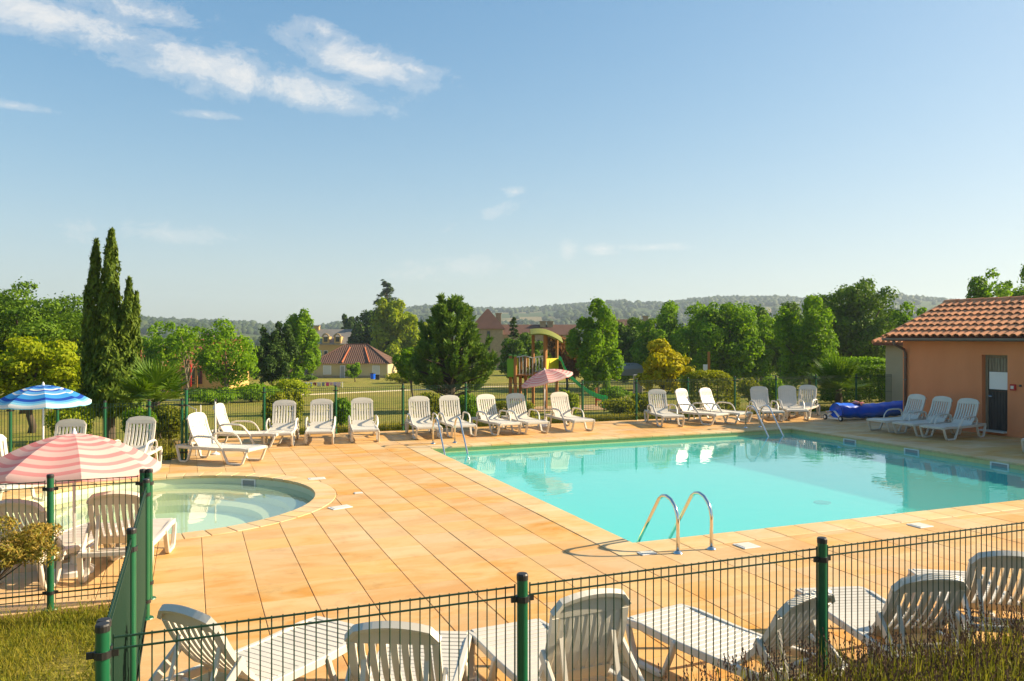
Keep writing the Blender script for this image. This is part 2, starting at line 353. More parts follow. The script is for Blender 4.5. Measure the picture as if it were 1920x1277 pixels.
MT['ochre'] = pmat('ochre_wall', (0.58, 0.36, 0.12), 0.9, (0.50, 0.30, 0.10), 0.6)
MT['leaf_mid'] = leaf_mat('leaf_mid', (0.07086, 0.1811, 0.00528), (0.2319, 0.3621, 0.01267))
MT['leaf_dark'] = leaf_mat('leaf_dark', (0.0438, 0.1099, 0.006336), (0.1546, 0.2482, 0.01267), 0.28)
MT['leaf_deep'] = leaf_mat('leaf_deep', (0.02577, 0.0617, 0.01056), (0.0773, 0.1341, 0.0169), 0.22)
MT['leaf_bright'] = leaf_mat('leaf_bright', (0.1546, 0.2414, 0.006336), (0.3736, 0.4158, 0.01478))
MT['leaf_yellow'] = leaf_mat('leaf_yellow', (0.24, 0.25, 0.01), (0.60, 0.50, 0.02), 0.3)
MT['leaf_lime'] = leaf_mat('leaf_lime', (0.1932, 0.2817, 0.008448), (0.4252, 0.4426, 0.0169))
MT['leaf_olive'] = leaf_mat('leaf_olive', (0.1224, 0.1609, 0.01267), (0.3091, 0.3152, 0.0264))
MT['leaf_pine'] = leaf_mat('leaf_pine', (0.06442, 0.1476, 0.02323), (0.2062, 0.295, 0.04224), 0.2)
MT['leaf_cypress'] = leaf_mat('leaf_cypress', (0.04509, 0.1006, 0.01267), (0.1803, 0.2347, 0.02323), 0.2)
MT['leaf_copper'] = leaf_mat('leaf_copper', (0.1675, 0.07376, 0.02323), (0.3221, 0.1609, 0.0528))
MT['leaf_palm'] = leaf_mat('leaf_palm', (0.06442, 0.1476, 0.01478), (0.1932, 0.2682, 0.02957), 0.25, 0.4)
MT['leaf_juniper'] = leaf_mat('leaf_juniper', (0.1288, 0.1877, 0.02112), (0.438, 0.2682, 0.05808), 0.3)
MT['leaf_blue'] = leaf_mat('leaf_blue', (0.06442, 0.114, 0.0528), (0.1288, 0.1877, 0.0792), 0.2)
MT['wood_far'] = leaf_mat('wood_far', (0.028, 0.052, 0.012), (0.065, 0.09, 0.02), 0.1)
MT['blade'] = leaf_mat('grass_blade', (0.15, 0.19, 0.014), (0.40, 0.32, 0.05), 0.4)
MT['lav_leaf'] = leaf_mat('lavender_leaf', (0.125, 0.145, 0.02), (0.31, 0.275, 0.05), 0.35)
MT['lav_head'] = leaf_mat('lavender_head', (0.06, 0.036, 0.03), (0.17, 0.11, 0.075), 0.1)
MT['pinkstripe'] = stripe_mat('pink_stripes', [(0.0, (0.736, 0.257, 0.257)), (0.05, (0.773, 0.515, 0.468)), (0.16, (0.736, 0.281, 0.281)), (0.20, (0.773, 0.499, 0.452)),
    (0.27, (0.736, 0.312, 0.304)), (0.34, (0.782, 0.546, 0.499)), (0.40, (0.736, 0.257, 0.257)), (0.47, (0.773, 0.484, 0.445)), (0.53, (0.736, 0.328, 0.320)), (0.57, (0.782, 0.546, 0.499)),
    (0.66, (0.736, 0.265, 0.265)), (0.72, (0.773, 0.515, 0.468)), (0.79, (0.736, 0.296, 0.296)), (0.84, (0.791, 0.577, 0.530)), (0.90, (0.736, 0.312, 0.312)), (0.95, (0.782, 0.546, 0.507))])
MT['bluestripe'] = stripe_mat('blue_stripes', [(0.0, (0.03, 0.15, 0.55)), (0.10, (0.25, 0.50, 0.75)), (0.16, (0.02, 0.12, 0.52)), (0.28, (0.10, 0.34, 0.72)), (0.36, (0.70, 0.75, 0.78)),
    (0.42, (0.02, 0.10, 0.50)), (0.48, (0.12, 0.38, 0.74)), (0.58, (0.68, 0.74, 0.78)), (0.62, (0.05, 0.30, 0.70)), (0.76, (0.015, 0.07, 0.42)), (0.84, (0.10, 0.36, 0.72)), (0.90, (0.25, 0.60, 0.80)), (0.95, (0.70, 0.76, 0.80))])

# ------------------------------------------------------------------ terrain
POOL_U, POOL_V = 10.58, 9.27
FAR_V, NEAR_V, LEFT_U = 12.84, -4.64, -5.5
WC, WR = (-5.53, 5.0), 2.36                 # wading pool centre and inner radius
LV = 9.44                                   # fence behind the wading pool
def in_deck(u, v, s=0.0):
    return ((-5.62+s <= u <= 14.62-s and -4.76+s <= v <= 12.96-s) or (-13.1+s <= u <= -5.5 and -0.12+s <= v <= 9.56-s) or (14.5 <= u <= 19.1-s and 9.1+s <= v <= 12.96-s))
def ground_z(u, v):
    z = 0.0
    if v > 13.0: z = -4.5*(1 - math.exp(-(v-13.0)/60))
    if u < -13 and v > 8: z += -0.35*smooth01((-13-u)/20)
    e = -4.76 - v
    if e > 0: z += 1.0*smooth01(e/4.6) if u > -5.6 else 0.9*smooth01(e/4.8)
    r = math.hypot(u-CU, v-CV)
    if r > 60: z += (0.5*math.sin(u*0.021+1)+0.4*math.sin(v*0.017)) * smooth01((r-60)/150)
    return z - 0.02
def build_ground():
    us = [-13.1,-13.0,-12.8,-5.62,-5.5,-5.3,14.5,14.62,14.3,18.8,19.0,19.1] + list(np.arange(-24, 34, 0.9)) 
    vs = [-4.76,-4.6,-4.5,-0.12,0.0,0.1,9.56,9.4,9.3,9.1,9.0,9.2,12.96,12.8,12.7] + list(np.arange(-14, 30, 0.7))
    g = 1.12; x = 34
    while x < 2500: us.append(x); x += max(1.0, (x-30)*0.14)
    x = -24
    while x > -2500: us.append(x); x -= max(1.0, (-x-20)*0.14)
    x = 30
    while x < 2500: vs.append(x); x += max(0.9, (x-26)*0.12)
    x = -14
    while x > -2500: vs.append(x); x -= max(0.8, (-x-10)*0.14)
    us = sorted(set(round(float(a), 3) for a in us + [2500, -2500])); vs = sorted(set(round(float(a), 3) for a in vs + [2500, -2500]))
    V = []
    for v in vs:
        for u in us:
            V.append((u, v, -2.2 if in_deck(u, v, 0.1) else ground_z(u, v)))
    n = len(us)
    Fc = [(j*n+i, j*n+i+1, (j+1)*n+i+1, (j+1)*n+i) for j in range(len(vs)-1) for i in range(n-1)]
    m = MB(); m.v = V; m.f = Fc
    tag(m.build('ground', MT['lawn'], smooth=True), kind='structure')
build_ground()

# ------------------------------------------------------------------ deck, slabs, coping
def grid(a, b, step):
    n = max(1, round((b-a)/step)); return [a + (b-a)*i/n for i in range(n+1)]
CW = 0.42                                   # coping width of the main pool
UB = grid(-13.0, LEFT_U, 0.5) + grid(LEFT_U, -CW, 0.5)[1:] + grid(-CW, POOL_U+CW, 0.5)[1:] + grid(POOL_U+CW, 14.52, 0.5)[1:] + grid(14.52, 19.0, 0.5)[1:]
VB = grid(NEAR_V-0.06, -0.05, 0.5) + grid(-0.05, LV+0.06, 0.5)[1:] + grid(LV+0.06, FAR_V+0.06, 0.5)[1:]
def cell_ok(cu, cv):
    if -CW < cu < POOL_U+CW and -CW < cv < POOL_V+CW: return False
    if cu < LEFT_U and not (-0.05 < cv < LV+0.06): return False
    if cu > 14.52 and cv < 9.1: return False
    return True
def clip_half(poly, n, d):                  # keep n.p >= d
    out = []
    for i in range(len(poly)):
        a, b = poly[i], poly[(i+1) % len(poly)]
        da, db = a[0]*n[0]+a[1]*n[1]-d, b[0]*n[0]+b[1]*n[1]-d
        if da >= 0: out.append(a)
        if (da >= 0) != (db >= 0):
            t = da/(da-db); out.append((a[0]+(b[0]-a[0])*t, a[1]+(b[1]-a[1])*t))
    return out
def clip_pool(p, lim):                      # trim a cell to the main pool's coping (axis aligned)
    u0, v0, u1, v1 = p
    return p
def cells():
    for i in range(len(UB)-1):
        for j in range(len(VB)-1):
            u0, u1, v0, v1 = UB[i], UB[i+1], VB[j], VB[j+1]
            cu, cv = (u0+u1)/2, (v0+v1)/2
            # split rows at the pool coping
            pieces = []
            if -CW < cu < POOL_U+CW:
                if v0 < -CW < v1: pieces = [(u0, v0, u1, -CW)]
                elif v0 < POOL_V+CW < v1: pieces = [(u0, POOL_V+CW, u1, v1)]
                elif cell_ok(cu, cv): pieces = [(u0, v0, u1, v1)]
            elif cell_ok(cu, cv): pieces = [(u0, v0, u1, v1)]
            for p in pieces: yield p
def poly_of(p, gu, gv, R):
    u0, v0, u1, v1 = p[0]+gu, p[1]+gv, p[2]-gu, p[3]-gv
    poly = [(u0, v0), (u1, v0), (u1, v1), (u0, v1)]
    cu, cv = (u0+u1)/2-WC[0], (v0+v1)/2-WC[1]; r = math.hypot(cu, cv)
    if r < R+0.4:
        if r < R-0.45: return None
        n = (cu/r, cv/r); poly = clip_half(poly, n, n[0]*WC[0]+n[1]*WC[1]+R)
        if len(poly) < 3: return None
    return poly
def build_deck():
    CL = list(cells())
    b = MB()
    for p in CL:
        q = poly_of(p, 0, 0, WR+0.12)
        if q: b.prism(q, -0.30, -0.006)
    deck = tag(b.build('deck', MT['mortar']), kind='structure')
    SL = []
    for p in CL:
        q = poly_of(p, 0.0036, 0.0030, WR+0.315)
        if not q: continue
        cu, cv = (p[0]+p[2])/2, (p[1]+p[3])/2
        du, dv = cu-CU, cv-CV
        X, Y = du*RT[0]+dv*RT[1], du*FW[0]+dv*FW[1]
        vis = Y > 1 and abs(X/Y) < 0.66 and (HZ + CH*F_PX/Y) < 1300
        SL.append((0 if vis else 1, Y, p, q))
    SL.sort(key=lambda s: (s[0], s[1]))
    share = {}
    rest = MB(); tints = []
    for k, (_, Y, p, q) in enumerate(SL):
        dz = random.uniform(-0.0015, 0.0015)
        if k < 300:
            cu, cv = (p[0]+p[2])/2, (p[1]+p[3])/2
            key = tuple((round(a-cu, 3), round(c-cv, 3)) for a, c in q)
            me = share.get(key)
            if me is None:
                me = share[key] = MB().prism(key, -0.03, 0.0).mesh('slab', MT['slab'], bevel=0.003)
            link('slab', me, deck, (cu, cv, dz))
        else:
            n0 = len(rest.v); rest.prism(q, -0.03, dz); tints += [random.random()]*(len(rest.v)-n0)
    o = tag(rest.build('slab_paving', MT['slab'], deck), kind='stuff')
    at = o.data.attributes.new('tint', 'FLOAT', 'POINT'); at.data.foreach_set('value', tints)
build_deck()

WL = -0.13                                   # water level
def build_pool():
    b = MB(); z = -0.62; e = 0.02
    U, V_ = POOL_U, POOL_V
    b.add([(0,0,z),(U,0,z-0.1),(U,V_,z-0.1),(0,V_,z)], [(0,1,2,3)])
    for a, c in (((0,0),(U,0)), ((U,0),(U,V_)), ((U,V_),(0,V_)), ((0,V_),(0,0))):
        b.add([(a[0],a[1],z-0.15),(c[0],c[1],z-0.15),(c[0],c[1],-0.2),(a[0],a[1],-0.2)], [(3,2,1,0)])
    basin = tag(b.build('pool_basin', MT['liner']), kind='structure')
    t = MB()
    for a, c in (((0,0),(U,0)), ((U,0),(U,V_)), ((U,V_),(0,V_)), ((0,V_),(0,0))):
        t.add([(a[0],a[1],-0.2),(c[0],c[1],-0.2),(c[0],c[1],-0.028),(a[0],a[1],-0.028)], [(3,2,1,0)])
    t.build('tile_band', MT['band'], basin)
    ov = 0.035; share = {}
    def stone(u0, u1, v0, v1):
        k = (round(u1-u0, 3), round(v1-v0, 3))
        if k not in share: share[k] = MB().box((0,0,-0.018), (k[0]-0.007, k[1]-0.005, 0.048)).mesh('coping_stone', MT['coping'], bevel=0.006)
        link('coping_stone', share[k], basin, ((u0+u1)/2, (v0+v1)/2, random.uniform(-.001, .001)))
    cu = grid(-CW, U+CW, 0.5)
    for a, c in zip(cu[:-1], cu[1:]):
        stone(a, c, -CW, ov); stone(a, c, V_-ov, V_+CW)
    cv = grid(ov, V_-ov, 0.5)
    for a, c in zip(cv[:-1], cv[1:]):
        stone(-CW, ov, a, c); stone(U-ov, U+CW, a, c)
    for v in (7.1, 5.2, 3.0):
        s = MB(); w = 0.42; x = U-0.012
        s.box((x, v, -0.055), (0.02, w, 0.03)); s.box((x, v-w/2+.015, -0.125), (0.02, 0.03, 0.11)); s.box((x, v+w/2-.015, -0.125), (0.02, 0.03, 0.11))
        s.build('skimmer', MT['white'], basin)
        MB().box((x+0.006, v, -0.125), (0.012, w-0.06, 0.11)).build('skimmer_flap', MT['greydoor'], basin)
    drain = MB().lathe([(0.0, -0.66), (0.16, -0.66), (0.17, -0.70)], 20, (6.4, 3.6)); drain.build('drain_cover', MT['greydoor'], basin)
    w = MB(); n = 8
    w.add([(0,0,WL),(U,0,WL),(U,V_,WL),(0,V_,WL)], [(0,1,2,3)])
    tag(w.build('water', MT['water']), kind='structure')
    # wading pool
    b2 = MB(); b2.lathe([(WR, -0.19), (WR, -0.23), (WR-0.42, -0.245), (WR-0.42, -0.36), (WR-0.85, -0.372), (WR-0.85, -0.5)], 72, WC)
    ba = tag(b2.build('wading_basin', MT['wading'], smooth=False), kind='structure')
    MB().lathe([(WR, -0.028), (WR, -0.19)], 72, WC).build('tile_band', MT['wading'], ba)
    MB().lathe([(WR-0.85, -0.495), (0.001, -0.5)], 72, WC).build('floor', MT['wading_floor'], ba)
    m = 50; a0 = 2*math.pi/m
    arc = [(-a0/2*0.965 + a0*0.965*i/4) for i in range(5)]
    pts = [((WR+0.31)*math.cos(a), (WR+0.31)*math.sin(a)) for a in arc] + [((WR-0.03)*math.cos(a), (WR-0.03)*math.sin(a)) for a in arc[::-1]]
    me = MB().prism(pts, -0.045, 0.006).mesh('coping_stone', MT['coping'], bevel=0.005)
    for k in range(m): link('coping_stone', me, ba, (WC[0], WC[1], random.uniform(-.001, .001)), k*a0)
    s = MB(); a = math.radians(53); R = Matrix.Rotation(a, 3, 'Z'); c = (WC[0]+(WR-0.012)*math.cos(a), WC[1]+(WR-0.012)*math.sin(a))
    for dy, dz, sy, sz in ((0, .075, .30, .03), (0, -.075, .30, .03), (-.135, 0, .03, .12), (.135, 0, .03, .12)):
        p = R @ Vector((0, dy, 0)); s.box((c[0]+p.x, c[1]+p.y, -0.135+dz), (0.02, sy, sz), R)
    s.build('skimmer', MT['white'], ba)
    MB().box((c[0]+.004, c[1]+.004, -0.135), (0.012, .24, .12), R).build('skimmer_flap', MT['greydoor'], ba)
    w2 = MB(); ring = [(WC[0]+(WR-0.001)*math.cos(2*math.pi*k/72), WC[1]+(WR-0.001)*math.sin(2*math.pi*k/72), -0.15) for k in range(72)]
    w2.add(ring, [tuple(range(72))]); tag(w2.build('water', MT['water2']), kind='structure')
    # flush access lids in the paving
    def lid(px, py, lab, s=(0.24, 0.24), rz=0.0):
        Y = F_PX*CH/(py-HZ); u, v = P(px, Y)
        r = thing('access_lid', lab, 'lid', (u, v, 0.002), rz)
        MB().box((0,0,0.004), (s[0], s[1], 0.012)).build('frame', MT['white'], r, bevel=0.002)
        MB().box((0,0,0.012), (s[0]*0.8, s[1]*0.8, 0.006)).build('cover', MT['shutter'], r)
    lid(1213, 1038, 'small white lid in the paving lying in the shadow of the ladder', (0.2, 0.14))
    lid(1400, 1024, 'square white lid in the paving beside the near pool ladder')
    lid(1725, 986, 'white lid in the paving by the pool edge behind the lavender')
    lid(594, 898, 'white skimmer lid on the far edge of the round wading pool', (0.3, 0.2))
    lid(638, 952, 'wide white skimmer lid on the paving beside the round wading pool', (0.32, 0.2), 0.3)
    lid(672, 925, 'thin white plate on the paving between the two pools', (0.14, 0.1))
build_pool()

# ------------------------------------------------------------------ foliage tools
def leaf_object(name, mat, parent, pos, nrm, L, W, up=None, loc=(0,0,0), kind=None, tint=None):
    """leaf-sized four-point blades as one mesh"""
    pos = np.asarray(pos, float); N = len(pos)
    nrm = nrm / (np.linalg.norm(nrm, axis=1, keepdims=True) + 1e-9)
    ref = rng.normal(size=(N, 3)) if up is None else up + 0.35*rng.normal(size=(N, 3))
    a = ref - nrm * np.sum(ref*nrm, axis=1, keepdims=True); a /= (np.linalg.norm(a, axis=1, keepdims=True) + 1e-9)
    b = np.cross(nrm, a)
    L = np.broadcast_to(np.asarray(L, float), (N,))[:, None] * rng.uniform(0.7, 1.3, (N, 1)); W = np.broadcast_to(np.asarray(W, float), (N,))[:, None]*rng.uniform(0.8, 1.2, (N, 1))
    fold = nrm*W*0.18
    vs = np.stack([pos - a*L/2, pos + b*W/2 + fold, pos + a*L/2, pos - b*W/2 + fold], axis=1).reshape(-1, 3)
    me = bpy.data.meshes.new(name)
    me.vertices.add(4*N); me.vertices.foreach_set('co', vs.ravel().astype(np.float32))
    me.loops.add(4*N); me.loops.foreach_set('vertex_index', np.arange(4*N, dtype=np.int32))
    me.polygons.add(N); me.polygons.foreach_set('loop_start', np.arange(0, 4*N, 4, dtype=np.int32))
    at = me.attributes.new('tint', 'FLOAT', 'POINT')
    tv = rng.random(N) if tint is None else tint
    at.data.foreach_set('value', np.repeat(tv, 4).astype(np.float32))
    me.materials.append(mat); me.update(); me.validate()
    o = link(name, me, parent, loc)
    if kind: o['kind'] = kind
    return o
def unit(n):
    d = rng.normal(size=(n, 3)); return d/np.linalg.norm(d, axis=1, keepdims=True)
def clump_leaves(cl, n, jitter=0.48):
    cl = np.asarray(cl, float)                     # x y z rx ry rz
    w = (cl[:,3]*cl[:,4] + cl[:,3]*cl[:,5]); w /= w.sum()
    idx = rng.choice(len(cl), n, p=w); d = unit(n)
    d[:,2] = np.where(rng.random(n) < 0.35, np.abs(d[:,2]), d[:,2])
    rr = np.clip(1.0 - np.abs(rng.normal(0, 0.20, n)) + 0.06*rng.normal(size=n), 0.1, 1.3)
    pos = cl[idx,:3] + d*cl[idx,3:6]*rr[:,None]
    return pos, d + jitter*rng.normal(size=(n,3)), idx
def ellip_clumps(c, r, k, cr=(0.26, 0.42), shell=(0.45, 0.80), flat=1.0):
    out = []
    c = np.array(c); r = np.array(r)
    for _ in range(k):
        d = unit(1)[0]; s = rng.uniform(*shell); f = rng.uniform(*cr)
        q = c + d*r*s
        out.append((*q, r[0]*f, r[1]*f, min(r[2], r[0]*1.3)*f*flat))
    return out
TREES = []
def limb_mesh(cl, base, top, r0, k=6):
    m = MB(); bx, by, bz = base
    H = top - bz
    pts = [(bx + 0.03*H*math.sin(i*1.7), by + 0.03*H*math.cos(i*1.3) - 0.03*H, bz + H*i/6) for i in range(7)]
    m.tube(pts, [r0*(1 - 0.12*i) for i in range(7)], 7)
    for c in sorted(cl, key=lambda q: q[2])[:: max(1, len(cl)//k)]:
        j = 2 + int(3*random.random()); p = Vector(pts[j]); q = Vector(c[:3])
        mid = p.lerp(q, 0.5) + Vector((0, 0, 0.08*H))
        m.tube([p, mid, q], [r0*0.45, r0*0.3, r0*0.12], 5, cap=False)
    return m
def broad_tree(name, label, px, Y, top, bot, hw, mat, n=9000, leaf=None, k=30, group=None, cat='tree', trunk='trunk', clumps=None, shell=(0.40, 1.02), cr=(0.12, 0.30), depth=1.0, base_drop=0.1):
    u, v = P(px, Y); g = ground_z(u, v)
    zt, zb = zat(top, Y), max(zat(bot, Y), g + 0.15); r = hw*1.10*Y/F_PX; n = int(n*1.25); k = int(k*2.0)
    root = thing(name, label, cat, (u, v, g - base_drop), 0, group)
    H0 = zb - g + base_drop; hz = (zt - zb)/2
    cl = ellip_clumps((0, 0, H0 + hz), (r*1.05, r*1.05*depth, hz*0.96), k, cr, shell) if clumps is None else clumps
    cl.append((0, 0, H0+hz*0.9, r*0.55, r*0.55*depth, hz*0.6))
    pos, nr, _ = clump_leaves(cl, n)
    L = (leaf or max(0.10, Y*0.0034))*1.15
    if clumps is None:                       # bring the crown to its measured height and spread
        q0, q1 = np.quantile(pos[:,2], (0.01, 0.995)); pos[:,2] = H0 + (pos[:,2]-q0)/(q1-q0)*(zt-zb)
        ql = np.quantile(np.abs(pos[:,0]), 0.985); pos[:,0] *= r/ql; pos[:,1] *= r/ql
        stray = rng.random(len(pos)) < 0.07; pos[stray] += nr[stray]*min(0.07*r, 0.22)
        cc = np.array(cl); cc[:,2] = H0 + (cc[:,2]-q0)/(q1-q0)*(zt-zb); cc[:,0] *= r/ql; cc[:,1] *= r/ql; cl = [tuple(x) for x in cc]
    keep = pos[:,2] > 0.12
    leaf_object('crown', MT[mat], root, pos[keep], nr[keep], L, L*0.62)
    limb_mesh(cl, (0, 0, 0), H0 + hz*0.9, max(0.05, r*0.075)).build('trunk', MT[trunk], root, smooth=True)
    return root
def shrub(label, px, Y, top, bot, hw, mat, n=2500, leaf=0.09, name='shrub', k=14, group=None, depth=0.8, base=None):
    return broad_tree(name, label, px, Y, top, bot, hw, mat, n, leaf, k, group, 'shrub', depth=depth, cr=(0.3, 0.5), shell=(0.3, 0.7), base_drop=0.03)
def cypress(label, px, Y, spires, mat, n, leaf):
    u, v = P(px, Y); g = ground_z(u, v); root = thing('cypress_tree', label, 'tree', (u, v, g-0.05))
    pos = []; nr = []; ups = []
    wsum = sum((zat(t, Y)-zat(b, Y))*r for _, t, b, r, _ in spires)
    for dx, t, b, r, ddep in spires:
        z0, z1 = max(zat(b, Y)-g, 0.1), zat(t, Y)-g; R = r*Y/F_PX; X = dx*Y/F_PX
        m = int(n*(zat(t,Y)-zat(b,Y))*r/wsum)
        h = rng.random(m)**0.85; an = rng.uniform(0, 2*np.pi, m)
        prof = R*np.clip(np.minimum(1.0, 0.55+3*h)*(1-h)**0.62 + 0.03, 0.02, 1)
        lump = 1 + 0.22*np.sin(an*3 + h*23) + 0.18*np.sin(an*5 - h*41)
        rr = prof*lump*rng.uniform(0.72, 1.06, m)
        bend = 0.25*R*np.sin(h*3.0 + dx)
        x = X + bend + rr*np.cos(an); y = ddep + rr*np.sin(an); z = z0 + h*(z1-z0)
        pos.append(np.stack([x*RT[0]+y*FW[0], x*RT[1]+y*FW[1], z], 1))
        d = np.stack([np.cos(an)*RT[0]+np.sin(an)*FW[0], np.cos(an)*RT[1]+np.sin(an)*FW[1], 0.25*np.ones(m)], 1)
        nr.append(d + 0.55*rng.normal(size=(m,3))); ups.append(np.stack([0.25*d[:,0], 0.25*d[:,1], np.ones(m)], 1))
    leaf_object('crown', MT[mat], root, np.concatenate(pos), np.concatenate(nr), leaf*1.9, leaf*0.6, np.concatenate(ups))
    MB().tube([(0,0,0),(0,0,zat(spires[0][1], Y)-g-1)], [0.16, 0.03], 7).build('trunk', MT['trunk'], root)
    return root
def conifer(label, px, Y, top, bot, hw, mat, tiers=16, per=11, droop=-0.10, n_per=26, leaf=0.3, name='conifer_tree', taper=0.9, gap=True):
    u, v = P(px, Y); g = ground_z(u, v); root = thing(name, label, 'tree', (u, v, g-0.1))
    z0, z1 = max(zat(bot, Y)-g, 0.3), zat(top, Y)-g; R = hw*Y/F_PX
    pos = []; nr = []; up = []; br = MB()
    br.tube([(0,0,0),(0,0,z1*0.5),(0,0,z1*0.98)], [R*0.06+0.05, R*0.04+0.03, 0.02], 7)
    for i in range(tiers):
        h = (i+0.3)/tiers; L0 = R*(1-h)**taper + 0.05*R
        for k in range(max(4, int(per*(1-0.45*h)))):
            a = random.uniform(0, 6.283); L = L0*random.uniform(0.65, 1.12); zb = z0 + (z1-z0)*(h + random.uniform(-0.4, 0.4)/tiers)
            tip = Vector((math.cos(a)*L, math.sin(a)*L, zb + droop*L + random.uniform(-0.05, 0.08)*L))
            st = Vector((0, 0, zb)); br.tube([st, tip], [0.02*R+0.012, 0.008], 4, cap=False)
            t = rng.uniform(0.15, 1.05, n_per)**0.8; p = np.outer(1-t, st) + np.outer(t, tip)
            side = np.array([-math.sin(a), math.cos(a), 0]); s = rng.normal(0, 0.10, n_per)*L0*(1.25-t)
            p = p + s[:,None]*side + np.stack([0*t, 0*t, rng.normal(0, 0.03*R, n_per)], 1)
            pos.append(p); nr.append(np.array([0,0,1]) + 0.55*rng.normal(size=(n_per,3))); up.append(np.tile(np.array([math.cos(a), math.sin(a), 0]), (n_per,1)))
    leaf_object('crown', MT[mat], root, np.concatenate(pos), np.concatenate(nr), leaf, leaf*0.42, np.concatenate(up))
    br.build('trunk', MT['trunk'], root)
    return root
def pine(label, px, Y, top, bot, hw):
    u, v = P(px, Y); g = ground_z(u, v); root = thing('pine_tree', label, 'tree', (u, v, g-0.1))
    z0, z1 = max(zat(bot, Y)-g, 0.4), zat(top, Y)-g; R = hw*Y/F_PX
    br = MB(); br.tube([(0,0,0),(0.1,0,z1*0.5),(0,0,z1*0.95)], [0.22, 0.13, 0.03], 7)
    pos = []; nr = []; up = []
    for i in range(250):
        h = random.random()**1.25; prof = R*min(1.0, 0.62 + 1.6*h)*(1-h)**0.72 + 0.25
        a = random.uniform(0, 6.283); L = prof*(random.random()**0.45)*random.uniform(0.85, 1.08); zb = z0 + (z1-z0)*h*0.93
        st = Vector((0, 0, max(0.3, zb - 0.35*L))); tip = Vector((math.cos(a)*L, math.sin(a)*L, zb))
        if L > 0.5*prof: br.tube([st, st.lerp(tip, 0.6), tip], [0.05, 0.03, 0.012], 4, cap=False)
        ax = Vector((math.cos(a)*0.6, math.sin(a)*0.6, 0.75 + 0.6*h)).normalized(); ln = random.uniform(0.5, 0.85)
        m = 78; t = rng.random(m)
        d = unit(m); d = d - np.outer(d @ np.array(ax), np.array(ax)); d /= np.linalg.norm(d, axis=1, keepdims=True)+1e-9
        ndl = d*0.75 + np.array(ax)*0.75; ndl /= np.linalg.norm(ndl, axis=1, keepdims=True)
        p = np.array(tip) + np.outer(t*ln, np.array(ax)) + ndl*0.13
        pos.append(p); up.append(ndl*3); nr.append(np.cross(ndl, d + 0.4*rng.normal(size=(m,3))))
    leaf_object('crown', MT['leaf_pine'], root, np.concatenate(pos), np.concatenate(nr), 0.30, 0.075, np.concatenate(up))
    br.build('trunk', MT['trunk'], root)
    return root
def fan_palm(label, px, Y, fronds, base_z, size, trunk_h):
    u, v = P(px, Y); g = ground_z(u, v); root = thing('fan_palm', label, 'palm', (u, v, g-0.03))
    MB().tube([(0,0,0),(0.02,0,trunk_h*0.6),(0,0,trunk_h)], [0.14, 0.13, 0.11], 9).build('trunk', MT['trunk'], root)
    for i in range(fronds):
        a = i*2.39996 + random.uniform(-0.2, 0.2); el = math.radians(random.uniform(2, 78)) if i > 3 else math.radians(random.uniform(60, 85))
        d = Vector((math.cos(a)*math.cos(el), math.sin(a)*math.cos(el), math.sin(el)))
        pl = size*random.uniform(0.55, 0.85); st = Vector((0,0,trunk_h-0.05)); hub = st + d*pl - Vector((0,0,0.12*pl*math.cos(el)))
        side = d.cross(Vector((0,0,1))).normalized(); nrm = side.cross(d).normalized()
        m = MB(); m.tube([st, st.lerp(hub, .5)+Vector((0,0,0.03)), hub], [0.016, 0.012, 0.009], 4, cap=False)
        K = 23; tin = []
        for k in range(K):
            an = math.radians(-105 + 210*k/(K-1)); L = size*random.uniform(0.78, 0.98)*(1 - 0.22*abs(an)/1.8)
            q = d*math.cos(an) + side*math.sin(an); w = (q.cross(nrm)).normalized()*L*0.036
            mid = hub + q*L*0.5; tip = hub + q*L - Vector((0,0,1))*L*0.16*random.random() + nrm*0.02
            m.add([hub, mid - w + nrm*0.02, tip, mid + w + nrm*0.02], [(0,1,2,3)])
        o = m.build('frond', MT['leaf_palm'], root)
        at = o.data.attributes.new('tint', 'FLOAT', 'POINT'); at.data.foreach_set('value', [random.random()*0.3 + 0.35*((j//4) % 2) for j in range(len(m.v))])
    return root

# ------------------------------------------------------------------ hills and far woods
CREST = [(-700, 590), (-300, 585), (0, 582), (255, 600), (330, 606), (420, 608), (490, 612), (560, 618), (600, 616), (640, 610), (700, 595), (760, 583), (800, 579), (870, 582), (945, 584),
         (1000, 582), (1075, 575), (1150, 567), (1200, 570), (1250, 571), (1340, 562), (1420, 561), (1480, 562), (1560, 569), (1650, 556), (1720, 562), (1800, 569), (1900, 573), (2100, 566), (2600, 580)]
def crest_tan(az):                          # tangent of the crest's elevation, all round
    if abs(az) < 0.85:
        px = 960 + F_PX*math.tan(az)
        y = float(np.interp(px, [c[0] for c in CREST], [c[1] for c in CREST])); return (HZ - y)/F_PX*math.cos(az)
    return 0.032 + 0.010*math.sin(az*5) + 0.004*math.sin(az*17)
def hill_z(az, D):
    Dr = 1500 + 150*math.sin(az*4+0.6)
    zr = CH + crest_tan(az)*Dr; t = (D-420)/(Dr-420)
    if t <= 0: return -9.0
    if t <= 1:
        s = smooth01(t)*0.6 + t*t*0.4 
        return -9 + (zr+9)*s + 4*math.sin(az*23+D*0.011)*t*(1-t)*2
    return zr - (D-Dr)*0.09
